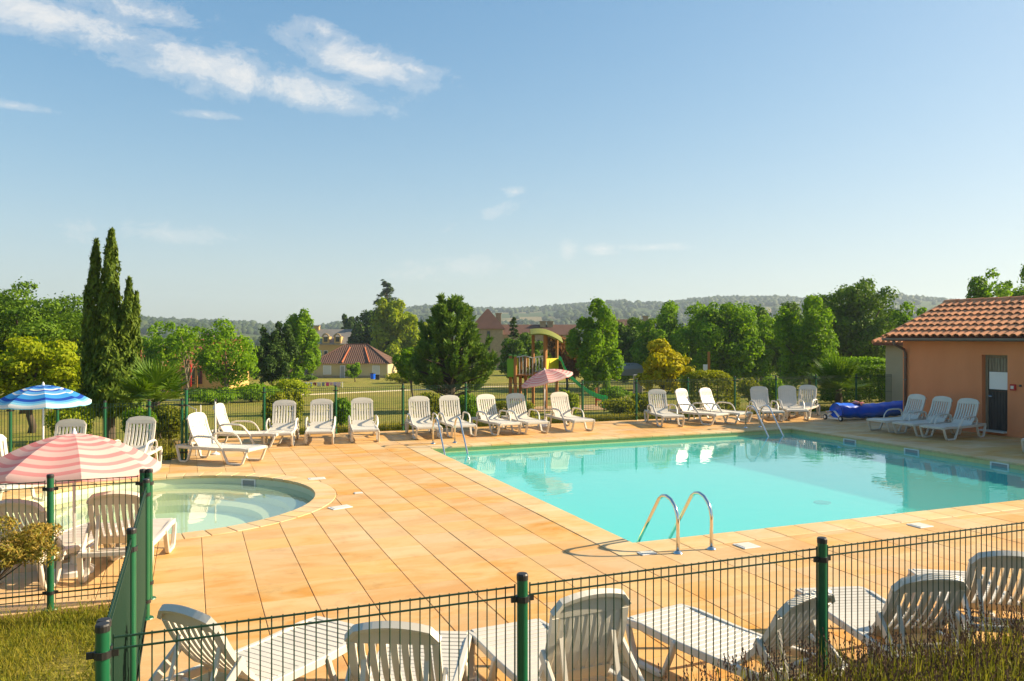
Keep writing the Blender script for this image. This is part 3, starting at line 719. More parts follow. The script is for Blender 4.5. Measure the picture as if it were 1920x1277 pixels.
def hill_mat():
    m, nt, out = new_mat('hillside')
    pos = nd(nt, 'ShaderNodeNewGeometry').outputs['Position']
    a = nd(nt, 'ShaderNodeTexNoise', {'Vector': pos, 'Scale': 0.0075, 'Detail': 4.0}).outputs['Fac']
    b_ = nd(nt, 'ShaderNodeTexNoise', {'Vector': pos, 'Scale': 0.05, 'Detail': 6.0, 'Roughness': 0.7}).outputs['Fac']
    col = mixc(nt, ramp(nt, b_, [(0.35, 0.0), (0.65, 1.0)]), (0.04, 0.065, 0.018), (0.085, 0.11, 0.03))
    col = mixc(nt, ramp(nt, a, [(0.55, 0.0), (0.60, 1.0)]), col, (0.24, 0.185, 0.085))
    b = nd(nt, 'ShaderNodeBsdfPrincipled', {'Base Color': col, 'Roughness': 0.95, 'Specular IOR Level': 0.05})
    nt.links.new(b.outputs[0], out.inputs[0]); return m
def build_hills():
    V = []; na = 360; ds = [420 + 1280*i/26 for i in range(27)] + [1900, 2250]
    for i in range(na):
        az = -math.pi + 2*math.pi*i/na
        s, c = math.sin(az+YAW), math.cos(az+YAW)
        for D in ds: V.append((CU+s*D, CV+c*D, max(hill_z(az, D), -9.0)))
    k = len(ds)
    Fc = [(i*k+j, i*k+j+1, ((i+1) % na)*k+j+1, ((i+1) % na)*k+j) for i in range(na) for j in range(k-1)]
    m = MB(); m.v = V; m.f = Fc
    tag(m.build('hills', hill_mat(), smooth=True), kind='structure')
    # woods on the hillsides: rounded crowns by the thousand
    ico = bmesh.new(); bmesh.ops.create_icosphere(ico, subdivisions=1, radius=1.0)
    bv = np.array([v.co[:] for v in ico.verts]); bf = np.array([[v.index for v in f.verts] for f in ico.faces]); ico.free()
    pts = []
    def fld(u, v): return math.sin(u*0.0071+1.3)*math.sin(v*0.0093+0.4) + 0.5*math.sin(u*0.019+v*0.013)
    while len(pts) < 9500:
        az = random.uniform(-0.66, 0.66); q = random.random()
        Dr = 1500 + 150*math.sin(az*4+0.6)
        D = Dr + random.gauss(-15, 25) if q < 0.27 else random.uniform(450, Dr+40)
        u, v = CU+math.sin(az+YAW)*D, CV+math.cos(az+YAW)*D
        f = fld(u, v)
        if q >= 0.27 and f > 0.30 and random.random() < 0.93: continue
        if q < 0.27 and f > 0.55 and random.random() < 0.8: continue
        pts.append((u, v, hill_z(az, D), random.uniform(2.8, 6.5)*(0.8 if q < .27 else 1)))
    pts = np.array(pts); N = len(pts)
    sc = np.stack([pts[:,3]*rng.uniform(0.8, 1.2, N), pts[:,3]*rng.uniform(0.8, 1.2, N), pts[:,3]*rng.uniform(0.75, 1.25, N)], 1)
    jit = rng.normal(0, 0.13, (N, len(bv), 3))
    co = pts[:,None,:3] + (bv[None]+jit)*sc[:,None,:] + np.array([0,0,1])*pts[:,None,3:4]*0.5
    fa = (bf[None] + (np.arange(N)*len(bv))[:,None,None]).reshape(-1)
    me = bpy.data.meshes.new('woodland'); me.vertices.add(N*len(bv)); me.vertices.foreach_set('co', co.ravel().astype(np.float32))
    nf = len(fa)//3; me.loops.add(nf*3); me.loops.foreach_set('vertex_index', fa.astype(np.int32))
    me.polygons.add(nf); me.polygons.foreach_set('loop_start', np.arange(0, nf*3, 3, dtype=np.int32))
    at = me.attributes.new('tint', 'FLOAT', 'POINT'); at.data.foreach_set('value', np.repeat(rng.random(N), len(bv)).astype(np.float32))
    me.materials.append(MT['wood_far']); me.update(); me.validate()
    o = link('woodland', me); tag(o, 'dark green woods covering the hazy distant hills', 'woodland', kind='stuff')
build_hills()
def build_haze():
    m, nt, out = new_mat('haze_air')
    vol = nd(nt, 'ShaderNodeVolumePrincipled', {'Color': (0.72, 0.87, 1.0, 1), 'Density': 0.00026, 'Anisotropy': 0.25})
    nt.links.new(vol.outputs[0], out.inputs['Volume'])
    o = MB().box((CU, CV, 55), (5400, 5400, 150)).build('haze', m); tag(o, 'thin pale haze in the air over the valley', 'haze', kind='stuff')
build_haze()

# ------------------------------------------------------------------ pool house
def build_pool_house():
    FU = 14.52; V0, V1 = -4.4, 9.02; DEP = 4.4; EH = 2.46
    root = thing('pool_house', 'terracotta pool house with clay tile roof and weathered wooden door', 'building', (FU, V0, 0))
    L = V1-V0; T = 0.24
    dv0 = V_at(1890, FU+0.02)-V0; dv1 = V_at(1842, FU+0.02)-V0        # door opening along the wall
    DH = 2.10; ST = 0.09
    w = MB()
    def seg(a, b, z0, z1): w.box((T/2, (a+b)/2, (z0+z1)/2), (T, b-a, z1-z0))
    seg(0, dv0, -0.02, EH); seg(dv1, L, -0.02, EH); seg(dv0, dv1, DH, EH); seg(dv0, dv1, -0.02, ST)
    w.box((DEP/2+T/2, T/2, EH/2), (DEP-T, T, EH)); w.box((DEP/2+T/2, L-T/2, EH/2), (DEP-T, T, EH)); w.box((DEP-T/2, L/2, EH/2), (T, L-2*T, EH))
    w.build('wall', MT['terracotta_wall'], root)
    MB().box((-0.012, (dv0)/2, 0.07), (0.024, dv0-0.02, 0.18)).build('plinth', MT['terracotta_wall'], root)
    MB().box((-0.012, (dv1+L)/2, 0.07), (0.024, L-dv1-0.02, 0.18)).build('plinth', MT['terracotta_wall'], root)
    # door
    d = MB(); dm = (dv0+dv1)/2; dw = dv1-dv0; z0 = ST+0.01; x = 0.17
    for a in (dv0+0.035, dv1-0.035): d.box((x, a, (z0+DH)/2), (0.06, 0.07, DH-z0))
    d.box((x, dm, DH-0.035), (0.059, dw-0.14, 0.07))
    dr = d.build('door', MT['oldwood'], root)
    bw = (dw-0.15)/7
    for k in range(7):
        c = dv0+0.075+bw*(k+0.5)
        MB().box((x+0.012, c, z0+0.52), (0.035, bw-0.012, 1.03)).build('board', MT['darkwood'], dr)
        MB().box((x+0.012, c, (z0+1.10+DH-0.08)/2), (0.035, bw-0.012, DH-0.08-z0-1.10)).build('board', MT['oldwood'], dr)
    MB().box((x+0.005, dm, z0+1.068), (0.05, dw-0.15, 0.055)).build('rail', MT['darkwood'], dr)
    MB().tube([(x-0.05, dv1-0.12, 1.0), (x-0.09, dv1-0.12, 1.0), (x-0.09, dv1-0.24, 1.0)], 0.012, 6).build('handle', MT['steel'], dr)
    MB().box((-0.02, dm, ST+0.005), (0.30, dw+0.02, 0.03)).build('threshold', MT['shutter'], root)
    # roof: two slopes, ridge along the wall
    OV = 0.38; RX = 2.15; RZ = 3.60; EZ = EH+0.10; a0, a1 = -0.4, L+0.25
    r = MB()
    sx = RX+OV; th = 0.07
    for s in (1, -1):
        e, rr = (-OV, RX) if s == 1 else (2*RX+OV, RX)
        r.add([(e,a0,EZ),(e,a1,EZ),(rr,a1,RZ),(rr,a0,RZ),(e,a0,EZ-th),(e,a1,EZ-th),(rr,a1,RZ-th),(rr,a0,RZ-th)],
              [(0,1,2,3) if s == -1 else (3,2,1,0), (4,5,6,7), (0,4,5,1), (1,5,6,2), (0,3,7,4)])
    rf = r.build('roof', MT['underlay'], root)
    g = MB(); g.add([(0.01,L-0.1,EH),(2*RX,L-0.1,EH),(RX,L-0.1,RZ-0.12)], [(0,1,2)]); g.add([(0.01,0.1,EH),(2*RX,0.1,EH),(RX,0.1,RZ-0.12)], [(0,1,2)]); g.build('gable', MT['terracotta_wall'], root)
    # canal tiles, each laid one over the next
    ang = math.atan2(RZ-EZ, sx); sl = math.hypot(RZ-EZ, sx)
    rows = 7; tl = sl/rows*1.16; R0 = 0.104
    def tile_mesh(flip):
        vs = []; fs = []; n = 6
        for j, (xx, rr) in enumerate(((-tl/2, R0), (tl/2, R0*0.84))):
            for k in range(n+1):
                t = math.pi*k/n
                vs.append((xx, math.cos(t)*rr, math.sin(t)*rr*0.86))
        for xx, rr in ((-tl/2, R0-0.016), (tl/2, R0*0.84-0.016)):
            for k in range(n+1):
                t = math.pi*k/n; vs.append((xx, math.cos(t)*rr, math.sin(t)*rr*0.86))
        m = n+1
        for k in range(n):
            fs.append((k, k+1, m+k+1, m+k)); fs.append((2*m+k, k, k+1, 2*m+k+1)[::-1]); fs.append((2*m+k, 3*m+k, 3*m+k+1, 2*m+k+1))
        mb = MB(); mb.add(vs, fs); return mb.mesh('tile', MT['tile'], smooth=False)
    tm = tile_mesh(False)
    cols = 0; y = a1-0.1; step = 0.232
    vis_end = V_at(1960, FU)-V0-0.6
    ys = []
    while y > a0+0.05: ys.append(y); y -= step
    shown = 0
    for y in ys:
        if y < vis_end-1.0: break
        for i in range(rows):
            t = (i+0.5)/rows
            px_ = -OV-0.05+sx*t; pz_ = EZ + (RZ-EZ)*t + 0.015
            o = link('tile', tm, rf, (px_, y+random.uniform(-.006,.006), pz_)); o.rotation_euler = (0, -ang+0.075, random.uniform(-.02,.02)); shown += 1
    rest = MB()
    for y in ys:
        if y < vis_end-1.0:
            rest.tube([(-OV-0.12, y, EZ+0.01), (RX, y, RZ+0.01)], 0.09, 8)
        rest.tube([(2*RX+OV+0.1, y, EZ+0.01), (RX, y, RZ+0.01)], 0.09, 8)
    tag(rest.build('tile_courses', MT['tile'], rf), kind='stuff')
    y = a1+0.05; rt = MB()
    R1 = 0.13
    k = 0
    pts_n = 7
    vs = []; fs = []
    for xx, rr in ((-0.24, R1), (0.24, R1*0.85)):
        for q in range(pts_n): 
            t = math.pi*q/(pts_n-1); vs.append((math.cos(t)*rr, xx, math.sin(t)*rr*0.9))
    for q in range(pts_n-1): fs.append((q, q+1, pts_n+q+1, pts_n+q))
    rm = MB(); rm.add(vs, fs); rme = rm.mesh('ridge_tile', MT['tile'])
    y = a1-0.15
    while y > a0:
        link('ridge_tile', rme, rf, (RX, y, RZ+0.02)); y -= 0.42
    y0 = 0
    for i in range(6):                                  # verge tiles up the far end
        t = (i+0.5)/6
        o = link('verge_tile', tm, rf, (-OV+sx*t, a1, EZ+(RZ-EZ)*t+0.02)); o.rotation_euler = (0, -ang-0.03, 0)
    # gutter and pipe
    gm = MB(); gv = []
    for yy in (a0-0.02, a1+0.04):
        for q in range(7):
            t = math.pi + math.pi*q/6; gv.append((-OV-0.09+0.07*math.cos(t), yy, EZ-0.02+0.075*math.sin(t)))
    gm.add(gv, [(q, q+1, 8+q, 7+q) for q in range(6)] + [tuple(range(7)), tuple(range(7,14))[::-1]]); gm.build('gutter', MT['zinc'], root)
    MB().box((-OV-0.03, (a0+a1)/2, EZ-0.055), (0.03, a1-a0-0.02, 0.10)).build('fascia', MT['underlay'], root)
    py = L-0.14
    dp = MB(); dp.tube([(-OV-0.09, py+0.05, EZ-0.09), (-OV-0.08, py+0.04, EZ-0.2), (-0.10, py, EZ-0.36), (-0.055, py, EZ-0.46), (-0.055, py, 0.06)], 0.04, 10)
    p = dp.build('downpipe', MT['copperpipe'], root, smooth=True)
    for zz in (0.5, 1.3, 1.95): MB().lathe([(0.044, zz), (0.05, zz), (0.05, zz+0.03), (0.044, zz+0.03)], 10, (-0.055, py)).build('bracket', MT['zinc'], p)
    # notice and alarm
    s = tag(MB().box((0.0, 0, 0), (0.012, 0.62, 0.46)).build('notice_board', MT['white'], None, (FU+x-0.045, V0+dm-0.07, 1.42), bevel=0.003), 'blank white notice fixed to the wooden pool house door', 'notice')
    al = thing('alarm_box', 'small red alarm box on the terracotta wall beside the door', 'alarm box', (FU, V0+dv0-0.17, 1.28))
    MB().box((-0.03, 0, 0), (0.06, 0.15, 0.16)).build('case', MT['red'], al, bevel=0.01)
    MB().box((-0.063, 0, 0), (0.006, 0.08, 0.08)).build('push_plate', MT['shutter'], al)
    kn = thing('key_switch', 'tiny dark key switch on the wall next to the red alarm box', 'switch', (FU, V0+dv0-0.36, 1.33))
    MB().box((-0.015,0,0), (0.03,0.05,0.05)).build('case', MT['black'], kn); MB().box((-0.033,0,0), (0.008,0.02,0.02)).build('keyhole', MT['zinc'], kn)
build_pool_house()
def build_annex():
    U0, U1, V0, V1 = 18.95, 25.6, 9.3, 13.1
    U0 = 18.2
    root = thing('annex', 'beige rendered annex with low tiled roof behind the pool house corner', 'building', (U0, V0, -0.06))
    W, D, EH = U1-U0, V1-V0, 2.40; RZ = EH+1.42; OV = 0.28
    w = MB(); w.prism([(0,0),(W,0),(W,D),(0,D)], -0.3, EH); w.add([(0,0,EH),(W,0,EH),(W/2,0,RZ),(0,D,EH),(W,D,EH),(W/2,D,RZ)], [(0,1,2),(3,5,4)])
    w.build('wall', MT['beige_wall'], root)
    r = MB(); th = 0.09; sl = (RZ-EH)/(W/2)
    for a, b in ((-OV, W/2), (W+OV, W/2)):
        za = EH+0.03-sl*OV; zb = RZ+0.03
        r.add([(a,-0.05,za),(a,D+0.3,za),(b,D+0.3,zb),(b,-0.05,zb),(a,-0.05,za+th),(a,D+0.3,za+th),(b,D+0.3,zb+th),(b,-0.05,zb+th)], [(0,1,2,3),(4,5,6,7),(0,1,5,4),(0,3,7,4),(1,2,6,5),(2,3,7,6)])
    rf = r.build('roof', MT['underlay'], root)
    f = lambda x: EH+0.03+sl*x+th
    n = 9; tm = MB().tube([(-0.22,0,-0.22*sl+0.02),(0.22,0,0.22*sl)], [0.085, 0.07], 8).mesh('tile', MT['tile'])
    y = D+0.3
    while y > 0.05:
        for i in range(n):
            x = -OV+(W/2+OV)*(i+0.5)/n; link('tile', tm, rf, (x, y, f(x)))
        y -= 0.235
build_annex()

# ------------------------------------------------------------------ far buildings
def frame_box(root, wallm, x0, x1, y, z0, z1, mat='glass', fr='white', name='window', d=0.12):
    m = MB().box(((x0+x1)/2, y-0.03, (z0+z1)/2), (x1-x0+0.16, 0.08, z1-z0+0.16)); f = m.build(name, MT[fr], root)
    MB().box(((x0+x1)/2, y-0.08, (z0+z1)/2), (x1-x0, 0.04, z1-z0)).build('pane', MT[mat], f)
def house(name, label, px0, px1, Y, wall_top, base, roof_top, wall, roof, depth, hip=True, ov=0.5, ridge=None, rz=None):
    uc, vc = P((px0+px1)/2, Y); zb = zat(base, Y); W = (px1-px0)*Y/F_PX; H = zat(wall_top, Y)-zb; RZ = zat(roof_top, Y)-zb
    root = thing(name, label, 'house', (uc, vc, zb), -YAW if rz is None else rz)
    w = MB(); w.prism([(-W/2,0),(W/2,0),(W/2,depth),(-W/2,depth)], -1.5, H)
    wl = w.build('wall', MT[wall], root)
    r = MB(); x0, x1, y0, y1 = -W/2-ov, W/2+ov, -ov, depth+ov; yc = depth/2; zz = H-0.05
    rg = (W/2-depth/2*0.9 if ridge is None else ridge)
    if hip:
        a, b = (-rg, yc, RZ), (rg, yc, RZ)
        r.add([(x0,y0,zz),(x1,y0,zz),(x1,y1,zz),(x0,y1,zz),a,b], [(0,1,5,4),(1,2,5),(2,3,4,5),(3,0,4),(0,3,2,1)])
    else:
        a, b = (x0, yc, RZ), (x1, yc, RZ)
        r.add([(x0,y0,zz),(x1,y0,zz),(x1,y1,zz),(x0,y1,zz),a,b], [(0,1,5,4),(2,3,4,5),(0,3,2,1)])
        w2 = MB(); w2.add([(-W/2,0,H),(-W/2,depth,H),(-W/2,yc,RZ-0.1),(W/2,0,H),(W/2,depth,H),(W/2,yc,RZ-0.1)], [(0,2,1),(3,4,5)]); w2.build('gable', MT[wall], root)
    rf = r.build('roof', MT[roof], root)
    return root, W, H, RZ, rf
def chimney(root, x, y, z0, z1, s, mat='stone'):
    c = MB().box((x, y, (z0+z1)/2), (s, s, z1-z0)).build('chimney', MT[mat], root)
    MB().box((x, y, z1+0.08), (s+0.25, s+0.25, 0.16)).build('chimney_cap', MT['stone'], c)
def build_far_houses():
    Y = 112
    r, W, H, RZ, rf = house('bungalow', 'cream bungalow with brown hipped tile roof and lowered white shutters', 587, 726, Y, 681, 714, 646, 'housewall', 'rooftile_far', 9.5, ov=0.35, ridge=1.55)
    k = Y/F_PX; X = lambda px: (px-656.5)*k
    base = MB().prism([(-W/2-.06,-.08),(W/2+.06,-.08),(W/2+.06,0.4),(-W/2-.06,0.4)], -1.4, 0.72); base.build('stone_base', MT['stone'], r)
    frame_box(r, None, X(607), X(620), 0, 0.95, 2.05, 'shutter'); frame_box(r, None, X(699), X(711), 0, 0.95, 2.05, 'shutter')
    frame_box(r, None, X(639), X(646), -0.09, -0.1, 2.05, 'greydoor', 'white', 'door')
    for x in (-W/2-.1, W/2+.1): MB().tube([(x, -0.12, -0.6), (x, -0.12, H-0.1)], 0.07, 6).build('downpipe', MT['shutter'], r)
    for a, b in (((-W/2-.35, -.35, H), (-1.55, 4.75, RZ)), ((W/2+.35, -.35, H), (1.55, 4.75, RZ)), ((-1.55, 4.75, RZ), (1.55, 4.75, RZ))):
        MB().tube([a, b], 0.09, 6).build('ridge_capping', MT['roofdark_far'], rf)
    for t0 in (-1.35, 2.2):
        MB().tube([(t0+0.25*(1 if t0 < 0 else 2.0), -0.2, H+0.12), (t0*0.6, 3.9, RZ-0.45)], 0.11, 5).build('repaired_tiles', MT['rooforange_far'], rf)
    # manor with slate roof
    Y = 165
    r, W, H, RZ, rf = house('manor', 'ochre manor with grey slate mansard roof and round dormers', 575, 664, Y, 645, 700, 617, 'ochre', 'slate', 10, ov=0.25, ridge=3.7)
    k = Y/F_PX; X = lambda px: (px-619.5)*k
    for px in (611, 633):
        dm = MB(); c = X(px); dm.prism([(c-.7, -0.1), (c+.7, -0.1), (c+.7, 2.2), (c-.7, 2.2)], H+0.1, H+1.5); q = dm.build('dormer', MT['ochre'], r)
        ar = MB(); ar.tube([(c-.75,-.15,H+1.45),(c-.4,-.15,H+1.95),(c,-.15,H+2.1),(c+.4,-.15,H+1.95),(c+.75,-.15,H+1.45)], 0.2, 6); ar.build('dormer_arch', MT['stone'], q)
        MB().box((c, -0.13, H+0.95), (0.75, 0.08, 1.0)).build('dormer_pane', MT['glass'], q)
    for px in (600, 611, 633): frame_box(r, None, X(px-3), X(px+3), 0, 2.4, 4.6)
    MB().box((0, -0.1, H-0.12), (W+0.4, 0.3, 0.24)).build('cornice', MT['stone'], r)
    chimney(r, X(583), 5, H+1, RZ+0.6, 1.1, 'ochre'); chimney(r, X(662), 5, H+0.6, RZ+0.9, 1.2, 'ochre')
    # tower house
    Y = 140
    r, W, H, RZ, rf = house('tower_house', 'square stone tower house with steep brown pyramid roof', 884, 943, Y, 616, 700, 578, 'stone', 'roofdark_far', 5.6, ov=0.4, ridge=0.12)
    k = Y/F_PX; X = lambda px: (px-913.5)*k
    frame_box(r, None, X(913), X(918.5), 0, zat(634, Y)-zat(700, Y), zat(621, Y)-zat(700, Y), 'glass', 'stone'); frame_box(r, None, X(914), X(919), 0, zat(657, Y)-zat(700, Y), zat(646, Y)-zat(700, Y), 'glass', 'stone')
    chimney(r, X(934), 3.4, H, RZ-0.9, 0.95, 'stone')
    r, W, H, RZ, rf = house('farmhouse', 'long stone farmhouse with dark brown roof joined to the tower', 943, 1080, 141, 627, 700, 608, 'stone', 'roofdark_far', 7, hip=False, ov=0.3)
    for px in (1019, 1033): chimney(r, (px-1011.5)*141/F_PX, 3.0, H+0.6, RZ+0.45, 1.0)
    for px in (955, 985, 1010, 1045, 1062): frame_box(r, None, (px-2.5-1011.5)*141/F_PX, (px+2.5-1011.5)*141/F_PX, 0, H-2.4, H-1.0, 'glass', 'stone')
    r, W, H, RZ, rf = house('barn', 'stone barn with rust brown roof beyond the tall poplar', 1128, 1228, 150, 624, 700, 598, 'stone', 'roofdark_far', 8, hip=False, ov=0.3)
    frame_box(r, None, -1.6, 1.6, 0, 0.2, 3.2, 'darkwood', 'stone', 'door'); chimney(r, 3.9, 4.0, H+1, RZ+0.5, 0.9)
    # orange-roofed house behind the acacias
    Y = 80
    r, W, H, RZ, rf = house('cottage', 'ochre cottage with bright orange tile roof behind the feathery acacias', 318, 430, Y, 688, 722, 636, 'ochre', 'rooforange_far', 6, hip=False, ov=0.3)
    k = Y/F_PX; X = lambda px: (px-374)*k
    frame_box(r, None, X(341), X(366), 0, 0.0, 1.7, 'glass', 'ochre'); frame_box(r, None, X(371), X(380), 0, 0.1, 1.7, 'glass', 'ochre')
    ra = MB()
    for z in (0.15, 0.45, 0.75): ra.box((X(352), -1.4, z), (X(380)-X(325), 0.05, 0.06))
    for x in (325, 338, 352, 366, 380): ra.box((X(x), -1.4, 0.2), (0.07, 0.07, 1.6))
    ra.build('veranda_railing', MT['playwood'], r); MB().box((X(368), -1.4, 1.0), (0.12, 0.12, 2.2)).build('post', MT['red'], r)
    chimney(r, X(375), 2.5, H+1, RZ+0.4, 0.6)
    r, W, H, RZ, rf = house('outhouse', 'low pink outhouse with pale tiled roof half hidden by the cypress', 250, 285, 84, 668, 716, 648, 'terracotta_wall', 'rooforange_far', 5, hip=False, ov=0.25)
    frame_box(r, None, -0.4, 0.4, 0, 0.2, 1.9, 'darkwood', 'stone', 'door')
    r, W, H, RZ, rf = house('shed', 'small brown shed with reddish door beside the bungalow', 520, 575, 116, 697, 715, 690, 'beige_wall', 'roofdark_far', 4, hip=False, ov=0.2)
    frame_box(r, None, -1.4, -0.2, 0, -0.1, 1.2, 'roofdark_far', 'oldwood', 'door')
build_far_houses()

# ------------------------------------------------------------------ fences
POST_MESH = {}
def fence(label, p0, p1, posts, h, spacing, single, dbl_post=True, heights=None, wr=0.0036):
    p0, p1 = Vector(p0), Vector(p1); L = (p1-p0).length; rz = math.atan2(p1.y-p0.y, p1.x-p0.x)
    root = thing('wire_fence', label, 'fence', (p0.x, p0.y, 0), rz)
    for i, t in enumerate(posts):
        hh = (heights or {}).get(i, h + 0.035)
        key = ('p', round(hh, 3))
        if key not in POST_MESH:
            POST_MESH[key] = MB().lathe([(0.0305, 0.0), (0.0305, hh-0.03)], 14).mesh('post', MT['green_metal'], smooth=True)
            POST_MESH[('c', round(hh, 3))] = MB().lathe([(0.0325, hh-0.035), (0.0325, hh-0.008), (0.028, hh), (0.0005, hh+0.001)], 14).mesh('cap', MT['black'])
        po = link('post', POST_MESH[key], root, (t, 0, 0)); link('cap', POST_MESH[('c', round(hh, 3))], po)
        if 'clamp' not in POST_MESH:
            c = MB().lathe([(0.031, -0.016), (0.039, -0.016), (0.039, 0.016), (0.031, 0.016)], 12)
            c.box((0.052, 0, 0), (0.03, 0.014, 0.03)); c.box((-0.052, 0, 0), (0.03, 0.014, 0.03)); POST_MESH['clamp'] = c.mesh('clamp', MT['black'])
            f = MB().lathe([(0.0305, 0.012), (0.06, 0.010), (0.065, 0.0)], 12); POST_MESH['foot'] = f.mesh('foot_plate', MT['green_metal'])
        for zz in (h-0.105, 0.16): link('clamp', POST_MESH['clamp'], po, (0, 0, zz))
        link('foot_plate', POST_MESH['foot'], po)
    for a, b in zip(posts[:-1], posts[1:]):
        a2, b2 = a+0.045, b-0.045
        pm = MB()
        for zz in (h-0.035, h-0.088, 0.15, 0.097, 0.62 if not single else 0.155): pm.box(((a2+b2)/2, 0, zz), (b2-a2, 0.0085, 0.0085))
        n = max(2, round((b2-a2)/spacing)); xs = [a2 + (b2-a2)*k/n for k in range(n+1)]
        if single:
            for xe in (a2, b2): pm.box((xe, 0.0, h/2+0.02), (0.0068, 0.0068, h-0.08))
            xs = xs[1:-1]
            pa = pm.build('panel', MT['green_wire'], root)
            if ('w', h) not in POST_MESH: POST_MESH[('w', h)] = MB().tube([(0,0,0.06),(0,0,h-0.028)], wr, 5).mesh('wire', MT['green_wire'])
            for x in xs: link('wire', POST_MESH[('w', h)], pa, (x, 0.006, 0))
        else:
            for x in xs: pm.box((x, 0.006, h/2+0.02), (wr*2, wr*2, h-0.08))
            pm.build('panel', MT['green_wire'], root)
H_F = 1.25
fence('green wire fence running along the near side of the main pool deck', (LEFT_U, NEAR_V), (4, NEAR_V), [0, 2.08, 4.2, 6.3, 8.4], H_F, 0.0535, True)
fence('green wire fence panels seen edge-on beside the corner with the dry grass', (LEFT_U, NEAR_V), (LEFT_U, 0), [0.06, 1.96, 4.0, 4.6], H_F, 0.054, True)
fence('short green wire fence between the dry grass and the round wading pool', (LEFT_U, -0.03), (-13, -0.03), [0.06, 0.86, 2.8], H_F, 0.0535, True)
far_t = [-3.66, -1.81, 0.02, 1.85, 3.67, 5.51, 7.37, 9.23, 11.12, 12.93, 14.6, 16.3, 18.1, 20.0]
fence('long green wire fence behind the row of loungers along the lawn', (-5.2, FAR_V), (16, FAR_V), [t+3.66 for t in far_t], H_F, 0.055, False, wr=0.004)
fence('green wire fence running away from the tall post beside the palm', (-5.2, LV), (-5.2, FAR_V), [0.0, 1.7, 3.34], H_F, 0.055, False, heights={0: 1.5}, wr=0.004)
fence('green wire fence with close posts between wading pool and cypress', (-5.22, LV), (-13, LV), [0.06, 0.69, 1.51, 2.355, 3.16, 4.0, 4.85, 5.7], H_F, 0.055, False, wr=0.004)

